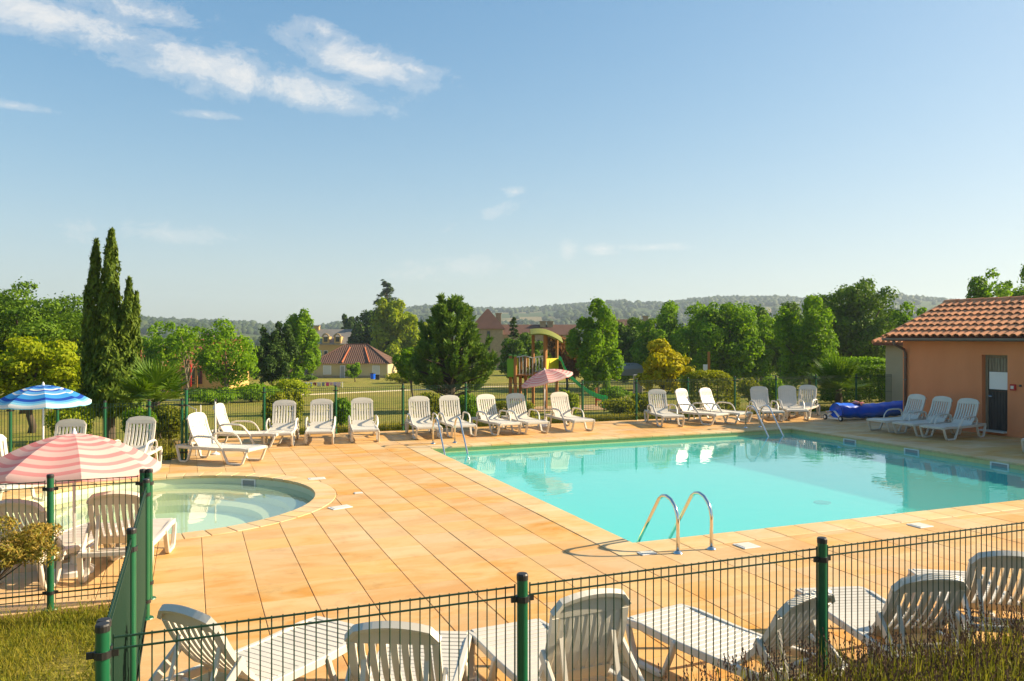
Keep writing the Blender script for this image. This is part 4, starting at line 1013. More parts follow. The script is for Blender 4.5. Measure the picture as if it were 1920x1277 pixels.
# ------------------------------------------------------------------ loungers
BL = 0.72; BW = 0.56
def zoff(x): t = x/BL; return 0.035*math.sin(t*math.pi*1.25) - 0.055*max(0, t-0.75)**1.0
def back_strip(m, x0, x1, ya, yb, th=0.026, n=5, f=zoff, ya1=None, yb1=None):
    vs = []; ya1 = ya if ya1 is None else ya1; yb1 = yb if yb1 is None else yb1
    for i in range(n+1):
        s = i/n; x = x0 + (x1-x0)*s; z = f(x); a = ya+(ya1-ya)*s; b = yb+(yb1-yb)*s
        vs += [(x, a, z-th/2), (x, b, z-th/2), (x, b, z+th/2), (x, a, z+th/2)]
    fs = [(0,1,2,3), tuple(4*n+k for k in (3,2,1,0))]
    for i in range(n):
        for k in range(4): fs.append((4*i+k, 4*(i+1)+k, 4*(i+1)+(k+1) % 4, 4*i+(k+1) % 4))
    m.add(vs, fs)
def make_lounger(solid=False, arms=True):
    root = thing('sun_lounger', 'x', 'sun lounger')
    f = MB()
    for s in (-1, 1):
        y = 0.30*s
        f.tube([(-0.86, y, 0.325), (-0.6, y, 0.315), (-0.2, y, 0.305), (0.3, y, 0.30), (0.8, y, 0.315), (1.03, y, 0.300)], 1, sec=(0.042, 0.062))
    f.box((-0.845, 0, 0.325), (0.045, 0.56, 0.05)); f.box((1.005, 0, 0.305), (0.04, 0.56, 0.05)); f.box((-0.52, 0, 0.30), (0.04, 0.56, 0.04)); f.box((0.35, 0, 0.285), (0.05, 0.56, 0.03))
    f.build('frame', MT['plastic'], root, bevel=0.006)
    def zs(x): return 0.332 - 0.018*math.sin((x+0.3)/1.3*math.pi)
    k = 0; x = -0.30; sl = MB(); w = 0.078
    me = MB().box((0,0,0), (w-0.009, 0.565, 0.02)).mesh('seat_slat', MT['plastic'], bevel=0.004)
    seat = MB(); 
    for y in (-0.262, 0, 0.262): seat.tube([(-0.30, y, zs(-0.3)-0.02), (0.1, y, zs(0.1)-0.02), (0.6, y, zs(0.6)-0.02), (0.98, y, zs(0.98)-0.02)], 1, sec=(0.03, 0.02))
    so = seat.build('seat', MT['plastic'], root)
    x = -0.27
    while x < 0.99:
        link('seat_slat', me, so, (x, 0, zs(x))); x += w
    for s in (-1, 1):
        y = 0.315*s
        fl = MB(); fl.tube([(0.36, y, 0.32), (0.41, y, 0.20), (0.50, y, 0.04), (0.54, y, 0.022), (0.83, y, 0.022), (0.87, y, 0.04), (0.94, y, 0.18), (0.985, y, 0.29)], 1, sec=(0.05, 0.042))
        fl.build('leg', MT['plastic'], root, bevel=0.007)
        rl = MB(); rl.tube([(-0.44, y, 0.30), (-0.53, y, 0.06), (-0.57, y, 0.022), (-0.72, y, 0.022), (-0.75, y, 0.06), (-0.82, y, 0.31)], 1, sec=(0.05, 0.042))
        rl.build('leg', MT['plastic'], root, bevel=0.007)
        if not arms:
            ds = MB(); ds.tube([(-0.44, 0.295*s, 0.60), (-0.66, 0.31*s, 0.335)], 1, sec=(0.03, 0.075)); continue
        ar = MB(); y2 = 0.345*s
        ar.tube([(-0.40, y, 0.33), (-0.42, y2, 0.44), (-0.37, y2, 0.525), (-0.26, y2, 0.553), (-0.05, y2, 0.556), (0.12, y2, 0.545), (0.21, y2, 0.505), (0.28, y2, 0.43), (0.36, y, 0.32)], 1, sec=(0.05, 0.028))
        ar.build('armrest', MT['plastic'], root, bevel=0.008)
    b = MB()
    back_strip(b, 0.0, 0.12, -BW/2+0.02, BW/2-0.02)
    for s in (-1, 1):
        e0, e1 = (BW/2-0.047)*s, BW/2*s
        back_strip(b, 0.115, 0.585, min(e0, e1), max(e0, e1), 0.04)
    hp = []
    xa = 0.58; n = 10; vs = []; fs = []
    for i in range(n+1):
        y = -BW/2 + BW*i/n; q = abs(2*i/n-1); xt = BL - 0.05*q**2 - (0.05*max(0, (q-0.8)/0.2)**2)
        for (x, dz) in ((xa, -0.014), (xa, 0.014), ((xa+xt)/2, 0.016), (xt, 0.014), (xt+0.004, -0.012), ((xa+xt)/2, -0.016)): vs.append((x, y, zoff(x)+dz))
    for i in range(n):
        for k in range(6): fs.append((6*i+k, 6*i+(k+1) % 6, 6*(i+1)+(k+1) % 6, 6*(i+1)+k))
    fs += [tuple(range(6))[::-1], tuple(6*n+k for k in range(6))]
    b.add(vs, fs)
    # rolled lip round the back of the head
    lip = []
    for i in range(n+1):
        y = -BW/2 + BW*i/n; q = abs(2*i/n-1); xt = BL - 0.05*q**2 - (0.05*max(0, (q-0.8)/0.2)**2); lip.append((xt-0.006, y*0.985, zoff(xt)+0.018))
    b.tube(lip, 1, sec=(0.03, 0.05))
    if solid: back_strip(b, 0.115, 0.585, -BW/2+0.045, BW/2-0.045, 0.008)
    bo = b.build('backrest', MT['plastic'], root, (-0.30, 0, 0.335), bevel=0)
    sm = MB(); wsl = 0.042; back_strip(sm, 0.112, 0.588, -wsl/2, wsl/2, 0.022); sme = sm.mesh('back_slat', MT['plastic'], bevel=0.004)
    pitch = (BW-0.094)/7
    for i in range(7): link('back_slat', sme, bo, (0, (i-3)*pitch, 0))
    st = MB()
    for s in (-1, 1): st.tube([(0, 0.2*s, 0), (1, 0.2*s, 0)], 1, sec=(0.03, 0.02))
    st.tube([(1, -0.2, 0), (1, 0.2, 0)], 1, sec=(0.03, 0.02))
    return root
def pose(root, ang, arms=True):
    bo = [c for c in root.children if c.name.startswith('backrest')][0]
    bo.rotation_euler = (0, -(math.pi - math.radians(ang)), 0)
    a = math.radians(ang); d = 0.46
    tip = Vector((-0.30 - d*math.cos(a), 0, 0.345 + d*math.sin(a) - 0.02)); foot = Vector((min(-0.52, tip.x-0.12) if ang > 40 else -0.62, 0, 0.32))
    s = MB()
    for q in (-0.19, 0.19): s.tube([(tip.x, q, tip.z), (foot.x, q, foot.z)], 1, sec=(0.03, 0.02))
    s.box((foot.x, 0, foot.z), (0.03, 0.42, 0.025))
    if not arms:
        for q in (-0.30, 0.30):
            w = MB().tube([(-0.30-0.30*math.cos(a), q*0.97, 0.335+0.30*math.sin(a)), (-0.80, q, 0.335)], 1, sec=(0.028, 0.07)); w.build('side_strut', MT['plastic'], root, bevel=0.005)
    s.build('back_strut', MT['plastic'], root)
PROTO = {}
GL = 'white plastic loungers round the pools'
def lounger(label, uv, rzdeg, ang=62, solid=False, arms=True):
    """uv = place of the middle of the backrest"""
    key = (solid, arms)
    if key not in PROTO:
        r = make_lounger(solid, arms); PROTO[key] = copy_tree(r); SRC.append(PROTO[key])
    else: r = copy_tree(PROTO[key])
    rz = math.radians(rzdeg); off = 0.30 + 0.40*math.cos(math.radians(ang))
    r.location = (uv[0] + off*math.cos(rz), uv[1] + off*math.sin(rz), 0.0); r.rotation_euler = (0, 0, rz); r.scale = (0.94 if arms else 0.84, 1.0, 1.0)
    tag(r, label, 'sun lounger', GL); pose(r, ang, arms); return r
SRC = []
def heading(x, y):                                   # right / ahead -> world degrees
    return math.degrees(math.atan2(x*RT[1]+y*FW[1], x*RT[0]+y*FW[0]))
vb = 12.02
def Lf(px, label, rz, solid=False, ang=62, v=vb): lounger(label, (U_at(px, v), v), rz, ang, solid)
Lf(533, 'white slatted lounger facing the deck, farthest from the pink parasol in the fence row', -102)
Lf(603, 'white slatted lounger with the fence post at its right shoulder, second in the fence row', -101)
Lf(679, 'white slatted lounger standing alone before the wide gap in the fence row', -98)
Lf(786, 'white slatted lounger behind the left rail of the far pool ladder', -95)
Lf(843, 'white slatted lounger behind the right rail of the far pool ladder, greyish low down', -92)
Lf(912, 'weathered white slatted lounger between the ladder pair and the parasol pair', -84)
Lf(968, 'white slatted lounger directly under the left edge of the tilted pink parasol', -88)
Lf(1050, 'solid-backed white lounger beside the parasol base, in front of the slide', -88, True)
Lf(1233, 'white slatted lounger in front of the yellow shrub', -104)
Lf(1280, 'solid-backed white lounger between the yellow shrub and the rounded hedge, facing right', -72, True)
Lf(1325, 'solid-backed white lounger right in front of the rounded hedge', -74, True)
Lf(1424, 'pinkish solid-backed lounger behind the corner pool ladder', -112, True)
Lf(1476, 'pinkish solid-backed lounger between the corner ladder and the slatted lounger by the cover reel', -118, True)
Lf(1514, 'shaded slatted lounger turned sideways next to the wheels of the blue cover reel', -147)
ub = 13.55
for px, lab, rz in ((1716, 'shaded white lounger along the terracotta wall, by the downpipe', 181), (1764, 'shaded white lounger along the terracotta wall, middle one of three', 183), (1813, 'shaded white lounger along the terracotta wall, in front of the wooden door', 186)):
    lounger(lab, (ub, V_at(px, ub)), rz, 60)
lounger('white lounger foot poking out right of the wooden door', (13.4, V_at(1990, 13.4)), 197, 60)
Lf(131, 'white lounger back rising behind the large pink parasol, under the blue parasol', -106, v=8.75)
Lf(263, 'white slatted lounger between the pink parasol and the palm', -105, v=8.85)
Lf(-22, 'white lounger edge showing beyond the left rim of the pink parasol', -60, v=6.6)
def Lc(px, Y, label, hx, hy, ang, solid=False, arms=True): lounger(label, P(px, Y), heading(hx, hy), ang, solid, arms)
Lc(373, 16.75, 'sunlit white lounger turned sideways in front of the tall green post', 0.93, -0.30, 63, True)
Lc(415, 18.9, 'sunlit white lounger turned sideways with the white pole before it', 1.0, -0.05, 66, True)
# near row, backs to the lavender and fence
Lc(362, 5.1, 'white slatted lounger inside the fence corner, turned toward the pool ladder', 0.50, 0.86, 47, arms=False)
Lc(738, 4.75, 'white slatted lounger seen straight from behind, between two green posts', 0.06, 1.0, 51, arms=False)
Lc(1108, 5.08, 'solid ribbed lounger back just right of the middle green post', -0.42, 0.91, 62, True, False)
Lc(1504, 5.42, 'white slatted lounger behind the green post among the lavender tips', -0.55, 0.84, 46, arms=False)
Lc(1738, 5.8, 'white slatted lounger above the lavender, between post and frame edge', -0.10, 1.0, 47, arms=False)
Lc(1888, 6.35, 'white slatted lounger at the far end of the lavender bed', 0.18, 1.0, 49, arms=False)
Lc(218, 8.55, 'white slatted lounger behind the short fence by the wading pool', -0.20, 0.98, 55, arms=False)
Lc(40, 8.30, 'white lounger behind the orange-tipped shrub beside the wading pool', 0.16, 0.98, 50, arms=False)
for s in SRC:
    for o in [g for c in s.children for g in c.children] + list(s.children) + [s]: bpy.data.objects.remove(o)

# ------------------------------------------------------------------ parasols
def parasol(label, uv, apex, R, drop, mat, tilt=(0, 0), pole_h=None, ribs=True, base='white', rz=0.2, group=None):
    root = thing('parasol', label, 'parasol', (uv[0], uv[1], 0), rz)
    hz = apex-0.03
    MB().tube([(0,0,0.05),(0,0,hz-0.02)], 0.017, 10).build('pole', MT['white'], root, smooth=True)
    MB().lathe([(0.0,0.0),(0.2,0.0),(0.205,0.05),(0.16,0.085),(0.04,0.10),(0.034,0.2),(0.0,0.2)], 20).build('base', MT['white'], root, smooth=False)
    can = bpy.data.objects.new('canopy', None)
    ax = Matrix.Translation((0,0,apex-0.0)) 
    frm = MB(); n = 8
    def pt(s, a):     # s 0..1 from apex, a angle; sag between ribs
        k = (a/(2*math.pi/n)) % 1.0; sag = math.sin(k*math.pi)
        r = R*s*(1 - 0.075*s*sag); z = -drop*(s**1.75) - 0.045*s*sag
        return Vector((r*math.cos(a), r*math.sin(a), z))
    Rt = Matrix.Rotation(tilt[0], 3, 'X') @ Matrix.Rotation(tilt[1], 3, 'Y')
    hub = Vector((0, 0, apex))
    for i in range(n):
        f = MB(); S = 12; T = 6; uvs = []
        for a in range(S+1):
            for b in range(T+1):
                s = a/S; q = Rt @ pt(max(s, 0.005), 2*math.pi*(i + min(max(b/T, 1e-4), 1-1e-4))/n); f.v.append(tuple(hub+q)); uvs.append((min(s, .999), b/T))
        for b in range(T+1):       # hanging hem
            q = Rt @ (pt(1.0, 2*math.pi*(i + min(max(b/T, 1e-4), 1-1e-4))/n) + Vector((0,0,-0.05 - 0.012*math.cos(b/T*6.283)))); f.v.append(tuple(hub+q)); uvs.append((0.93, b/T))
        for a in range(S+1):
            for b in range(T): f.f.append((a*(T+1)+b, (a+1)*(T+1)+b, (a+1)*(T+1)+b+1, a*(T+1)+b+1))
        me = f.mesh('canopy_panel', mat, smooth=True)
        ul = me.uv_layers.new(name='UVMap')
        for lp in me.loops: ul.data[lp.index].uv = uvs[lp.vertex_index]
        link('canopy_panel', me, root)
        rb = MB(); rb.tube([hub + (Rt @ (pt(s, 2*math.pi*i/n) + Vector((0,0,-0.012)))) for s in (0.02, 0.35, 0.7, 1.0)], 0.005, 4)
        rb.tube([hub + (Rt @ (pt(0.55, 2*math.pi*i/n) + Vector((0,0,-0.015)))), (0, 0, apex-drop-0.03)], 0.004, 4); rb.build('rib', MT['white'], root)
    MB().lathe([(0.0, apex+0.06), (0.012, apex+0.05), (0.02, apex+0.02), (0.03, apex-0.005), (0.03, apex-0.03)], 10).build('finial', MT['white'], root)
    return root
parasol('large pink striped parasol open beside the round wading pool', P(139, 8.8), 1.53, 0.90, 0.37, MT['pinkstripe'], tilt=(-0.05, 0.03))
parasol('blue striped parasol open in front of the cypress fence', P(81, 14.9), 1.69, 0.80, 0.31, MT['bluestripe'])
parasol('small pink striped parasol tilted over two loungers in front of the slide', P(1021, 23.0), 1.63, 0.76, 0.27, MT['pinkstripe'], tilt=(0.02, -0.26), rz=-YAW)

# ------------------------------------------------------------------ ladders
def ladder(label, u0, u1, v, s):
    root = thing('pool_ladder', label, 'ladder', ((u0+u1)/2, v, 0), 0 if s > 0 else math.pi)
    w = (u1-u0)/2
    prof = [(0,0.0),(0,0.40),(0.02,0.475),(0.07,0.555),(0.15,0.615),(0.25,0.64),(0.34,0.625),(0.42,0.57),(0.48,0.49),(0.93,-0.10),(1.04,-0.25),(1.08,-0.36),(1.08,-0.62)]
    for x in (-w, w):
        r = MB().tube([(x, p, z) for p, z in prof], 0.0215, 12).build('rail', MT['steel'], root, smooth=True)
        MB().lathe([(0.022, 0.035), (0.03, 0.03), (0.055, 0.012), (0.058, 0.004)], 16, (x, 0)).build('flange', MT['steel'], r, smooth=True)
    for z in (-0.30, -0.50): MB().box((0, 1.08, z), (2*w, 0.09, 0.03)).build('tread', MT['shutter'], root, bevel=0.005)
ladder('chrome ladder rails on the near pool edge casting a looped shadow', 0.29, 0.77, -0.58, 1)
ladder('chrome ladder rails in front of two loungers on the far pool edge', 0.31, 0.86, POOL_V+0.62, -1)
ladder('chrome ladder rails at the pool corner before the pinkish loungers', 9.45, 9.95, POOL_V+0.55, -1)

# ------------------------------------------------------------------ pool cover reel
def cover_reel():
    u0, v0 = 13.25, 10.45
    root = thing('cover_reel', 'blue pool cover wound on a wheeled reel beside the pool house', 'cover reel', (u0, v0, 0))
    m = MB(); L = 4.4; S = 44; N = 22
    for i in range(S+1):
        x = 0.08 + L*i/S
        for k in range(N):
            a = 2*math.pi*k/N
            fold = 0.030*math.sin(x*13 + 1.6*math.sin(a*2)) + 0.022*math.sin(x*27+a*2) + 0.012*random.random()
            r = 0.225*(1 + fold*1.6) + (0.03*math.sin(x*2.1+a))
            yy = r*math.cos(a)*1.05; zz = 0.275 + r*math.sin(a)
            if math.sin(a) < -0.2: yy *= 1.12; zz = max(zz, 0.035 + 0.02*math.sin(x*9))
            m.v.append((x, yy, zz))
    for i in range(S):
        for k in range(N): m.f.append((i*N+k, i*N+(k+1) % N, (i+1)*N+(k+1) % N, (i+1)*N+k))
    m.f.append(tuple(range(N))); m.f.append(tuple(S*N+k for k in range(N))[::-1])
    m.build('rolled_cover', MT['tarp'], root, smooth=True)
    for x in (0.0, L+0.16):
        s = MB(); s.tube([(x,-0.30,0.07),(x,-0.05,0.28),(x,0.05,0.28),(x,0.30,0.07)], 1, sec=(0.035,0.05)); s.box((x, 0, 0.07), (0.04, 0.62, 0.04)); s.build('stand', MT['white'], root)
        for y in (-0.32, 0.32):
            wv = MB(); pr = [(0.03, -0.02), (0.075, -0.022), (0.085, -0.012), (0.085, 0.012), (0.075, 0.022), (0.03, 0.02)]
            for (r, zz) in pr:
                for k in range(14): a = 2*math.pi*k/14; wv.v.append((x-0.03+zz, y+r*math.cos(a), 0.085+r*math.sin(a)))
            for i in range(5):
                for k in range(14): wv.f.append((i*14+k, i*14+(k+1) % 14, (i+1)*14+(k+1) % 14, (i+1)*14+k))
            wh = wv.build('wheel', MT['rubber'], root)
            MB().tube([(x-0.056, y, 0.085), (x-0.004, y, 0.085)], 0.045, 12).build('hub', MT['white'], wh)
    MB().tube([(-0.3, 0, 0.275), (L+0.2, 0, 0.275)], 0.03, 8).build('axle', MT['steel'], root)
    t = MB(); n = 10
    for i in range(n+1):
        for j in range(5):
            t.v.append((0.28*i/n-0.14, (j-2)*0.08, 0.035+0.05*math.sin(i*0.9)*math.cos(j)-0.012*(j-2)**2 + 0.04*math.exp(-((i-3)/1.6)**2)))
    for i in range(n):
        for j in range(4): t.f.append((i*5+j, (i+1)*5+j, (i+1)*5+j+1, i*5+j+1))
    tw = tag(t.build('towel', MT['pinkcloth'], None, (u0+0.95, v0, 0.50), smooth=True), 'crumpled pink cloth lying on the blue pool cover', 'cloth')
    md = tw.modifiers.new('thick', 'SOLIDIFY'); md.thickness = 0.012
cover_reel()

# ------------------------------------------------------------------ playground
def playground():
    Y = 38.0; k = Y/F_PX
    u, v = P(1022, Y); g = ground_z(u, v)
    root = thing('play_tower', 'wooden playground tower with olive roof, yellow panels and green slide', 'playground', (u, v, g), -YAW)
    X = lambda px: (px-1022)*k
    Z = lambda py: zat(py, Y) - g
    def post(px, y, top):
        p = MB().lathe([(0.075, -0.1), (0.075, Z(top)), (0.0, Z(top)+0.03)], 10, (X(px), y)).build('post', MT['playwood'], root, smooth=False)
        return p
    for px, y, top in ((957, 0.0, 667), (966, -0.5, 668), (976, 0.9, 668), (986, 0.6, 668)):
        p = post(px, y, top); MB().lathe([(0.10, Z(top)), (0.09, Z(top)+0.06), (0.0, Z(top)+0.09)], 10, (X(px), y)).build('cap', MT['playlime'], p)
    for px, y, top in ((1000, 0.5, 624), (1021, -0.45, 626), (1026, 1.4, 628), (1045, 0.45, 632)): post(px, y, top)
    # curved roof
    m = MB(); n = 10; pts = []
    for i in range(n+1):
        t = i/n; x = X(994)+(X(1054)-X(994))*t; z = Z(619)+0.10*math.sin(math.pi*t*0.9) - 0.42*t*t
        pts.append((x, z))
    for (x, z) in pts: m.v += [(x, -0.7, z-0.20), (x, 0.45, z+0.05), (x, 1.6, z-0.20), (x, -0.7, z-0.25), (x, 0.45, z), (x, 1.6, z-0.25)]
    for i in range(n):
        a, b = i*6, (i+1)*6
        for q, w in ((0,1),(1,2),(2,5),(5,4),(4,3),(3,0)): m.f.append((a+q, b+q, b+w, a+w))
    m.f += [(0,1,4,3),(1,2,5,4),(n*6,n*6+3,n*6+4,n*6+1),(n*6+1,n*6+4,n*6+5,n*6+2)]
    m.build('roof', MT['playroof'], root)
    def panel(px0, px1, py0, py1, y, mat, dy=0.0, name='panel'):
        a, b = X(px0), X(px1); c = MB(); L = math.hypot(b-a, dy); R = Matrix.Rotation(math.atan2(dy, b-a), 3, 'Z')
        c.box(((a+b)/2, y+dy/2, (Z(py0)+Z(py1))/2), (L, 0.03, Z(py0)-Z(py1)), R); c.build(name, MT[mat], root, bevel=0.008)
    panel(951, 963, 672, 706, -0.2, 'playlime', -0.3); panel(1023.5, 1048, 672, 697, -0.4, 'playyellow', 0.8); panel(1020, 1024, 672, 698, 0.2, 'playlime', 1.0)
    panel(1024, 1046, 672, 697, 1.4, 'playyellow', -0.9)
    for px, y in ((979, 0.9), (991, 0.7), (970.5, 0.1)): panel(px-1.2, px+1.2, 672, 706, y, 'playyellow')
    # platform, bridge rails and rods
    MB().box(((X(1000)+X(1046))/2, 0.5, Z(699)), (X(1046)-X(1000), 1.9, 0.09)).build('platform', MT['playwood'], root)
    MB().box(((X(957)+X(1000))/2, 0.3, Z(703)), (X(1000)-X(957), 1.1, 0.07)).build('bridge', MT['playwood'], root)
    for y in (-0.25, 0.85):
        rl = MB().tube([(X(966), y, Z(670)), (X(984), y, Z(667)), (X(998), y, Z(671)), (X(1019), y, Z(668))], 0.02, 6).build('handrail', MT['shutter'], root)
        x = X(968)
        while x < X(1018):
            MB().tube([(x, y, Z(670)), (x, y, Z(703))], 0.014, 5, cap=False).build('rod', MT['shutter'], rl); x += 0.155
    # slide
    s = MB(); path = [(1047, 673), (1052, 676), (1058, 692), (1066, 706), (1085, 723), (1105, 738), (1120, 745), (1130, 748), (1137, 748)]
    w = 0.33
    for (px, py) in path:
        x, z = X(px), Z(py)
        for (yy, zz) in ((-w-0.05, 0.0), (-w-0.03, 0.17), (-w, 0.17), (-w, 0.02), (w, 0.02), (w, 0.17), (w+0.03, 0.17), (w+0.05, 0.0), (w, -0.04), (-w, -0.04)):
            s.v.append((x, 0.2+yy - 0.5*max(0, (px-1052)/85), z+zz))
    for i in range(len(path)-1):
        for q in range(10): s.f.append((i*10+q, (i+1)*10+q, (i+1)*10+(q+1) % 10, i*10+(q+1) % 10))
    s.f.append(tuple(range(10))); s.f.append(tuple((len(path)-1)*10+q for q in range(10))[::-1])
    s.build('slide', MT['slide'], root)
    MB().box((X(1133), -0.28, (Z(748)-0.12)/2), (0.3, 0.4, Z(748)+0.1)).build('slide_foot', MT['slide'], root)
    # sand bed
    sm = MB(); q = []
    for i in range(28):
        a = 2*math.pi*i/28; uu, vv = P(1085, 39.0); q.append((uu+5.2*math.cos(a)*(1+.08*math.sin(3*a)), vv+3.4*math.sin(a), 0))
    c = P(1085, 39.0)
    rings = []
    for rr in (1.0, 0.66, 0.33):
        rings += [(c[0]+(x-c[0])*rr, c[1]+(y-c[1])*rr, 0) for x, y, _ in q]
    rings = [(x, y, ground_z(x, y)+0.03) for x, y, _ in rings] + [(c[0], c[1], ground_z(*c)+0.03)]
    fs = [(r*28+i, r*28+(i+1) % 28, (r+1)*28+(i+1) % 28, (r+1)*28+i) for r in range(2) for i in range(28)] + [(56+i, 56+(i+1) % 28, 84) for i in range(28)]
    sm.add(rings, fs); tag(sm.build('sand_bed', MT['sand']), kind='structure')
    u2, v2 = P(1118, 41); g2 = ground_z(u2, v2)
    t = thing('spring_rider', 'small orange post toy with red seat standing on the play sand', 'play toy', (u2, v2, g2), -YAW)
    MB().tube([(0,0,0),(0,0,0.95)], 0.05, 8).build('post', MT['playwood'], t); MB().lathe([(0.0,0.3),(0.2,0.32),(0.2,0.36),(0,0.4)], 12, (0.12, 0)).build('seat', MT['red'], t); MB().tube([(-.2,0,.5),(.25,0,.5)], 0.025, 6).build('handle', MT['shutter'], t)
playground()

# pale kerb line across the lawn
def path_strip():
    m = MB(); pts = [(150, 757), (300, 752), (420, 748), (490, 744.5), (620, 738.5), (755, 732.5), (870, 727.5), (960, 724), (1100, 719)]
    vs = []
    for i, (px, py) in enumerate(pts):
        lo, hi = 18.0, 200.0
        for _ in range(50):
            mid = (lo+hi)/2; u, v = P(px, mid); y = HZ + (CH-ground_z(u, v))*F_PX/mid
            if y > py: lo = mid
            else: hi = mid
        for d in (-0.16, 0.16):
            u, v = P(px, mid+d*2.2); vs.append((u, v, ground_z(u, v)+0.06))
    n = len(pts); m.add(vs + [(a, b, c-0.12) for a, b, c in vs], [(2*i, 2*i+1, 2*i+3, 2*i+2) for i in range(n-1)] + [(2*n+2*i, 2*i, 2*i+2, 2*n+2*i+2) for i in range(n-1)])
    tag(m.build('path', MT['path']), kind='structure')
path_strip()

# white poles near the sideways loungers
def poles():
    u, v = P(404.5, 17.6); t = thing('white_pole', 'thin white pole standing beside the sideways loungers', 'pole', (u, v, 0))
    MB().tube([(0,0,0.01),(-0.01,0,1.2)], 0.017, 8).build('tube', MT['white'], t); MB().lathe([(0.0,0.0),(0.09,0.0),(0.09,0.02),(0.02,0.05)], 12).build('foot', MT['white'], t)
    MB().lathe([(0.019,1.16),(0.024,1.18),(0.02,1.22),(0,1.225)], 8).build('cap', MT['black'], t)
    u, v = P(372, 17.4); t = thing('towel_rail', 'pair of thin white rails between the tall green post and loungers', 'rail', (u, v, 0), -YAW)
    for x, h in ((-0.05, 1.02), (0.05, 1.10)): MB().tube([(x,0,0),(x,0,h)], 0.012, 6).build('upright', MT['white'], t)
    MB().tube([(-0.05,0,1.0),(-0.28,0.1,1.09)], 0.008, 5).build('arm', MT['white'], t); MB().tube([(-0.05,0,0.5),(0.05,0,0.5)], 0.01, 5).build('crossbar', MT['white'], t)
poles()

# clothesline
def clothesline():
    Y = 84; u, v = P(604, Y); g = ground_z(u, v); k = Y/F_PX
    zt = zat(717, Y)
    t = thing('clothesline', 'low clothesline strung on the lawn in front of the bungalow', 'clothesline', (u, v, g), -YAW)
    for px in (562, 642):
        MB().tube([((px-604)*k,0,-0.1),((px-604)*k,0,zt-g+0.05)], 0.04, 6).build('pole', MT['shutter'], t)
    MB().tube([((562-604)*k,0,zt-g),((642-604)*k,0,zt-g)], 0.012, 4).build('line', MT['shutter'], t)
    cols = [('black', (0.02,0.02,0.025), 567, 6), ('white', (0.75,0.74,0.74), 575, 7), ('pale blue', (0.45,0.55,0.7), 583, 5), ('dark red', (0.25,0.02,0.04), 590, 6), ('cream', (0.7,0.62,0.5), 598, 7), ('grey', (0.3,0.3,0.32), 606, 5), ('hot pink', (0.75,0.08,0.25), 614, 6), ('rose', (0.75,0.4,0.45), 621, 6), ('lilac', (0.55,0.45,0.65), 628, 6), ('light pink', (0.8,0.55,0.55), 635, 7)]
    for name, c, px, w in cols:
        h = random.uniform(0.32, 0.52); m = MB(); x0 = (px-604)*k
        W = w*k
        for i in range(7):
            for j in range(4):
                s = i/6; m.v.append((x0-W/2+W*s, 0.02*math.sin(i*1.7+j), zt-g+0.012-h*j/3*(1-0.06*math.sin(i*2))))
        for i in range(6):
            for j in range(3): m.f.append((i*4+j, i*4+j+1, i*4+4+j+1, i*4+4+j))
        o = m.build('garment', pmat('cloth_'+name.replace(' ', '_'), c, 0.9), None, (u, v, g), -YAW, smooth=True)
        md = o.modifiers.new('thick', 'SOLIDIFY'); md.thickness = 0.02
        tag(o, name + ' piece of laundry hanging on the clothesline by the bungalow', 'laundry', 'laundry on the clothesline')
clothesline()

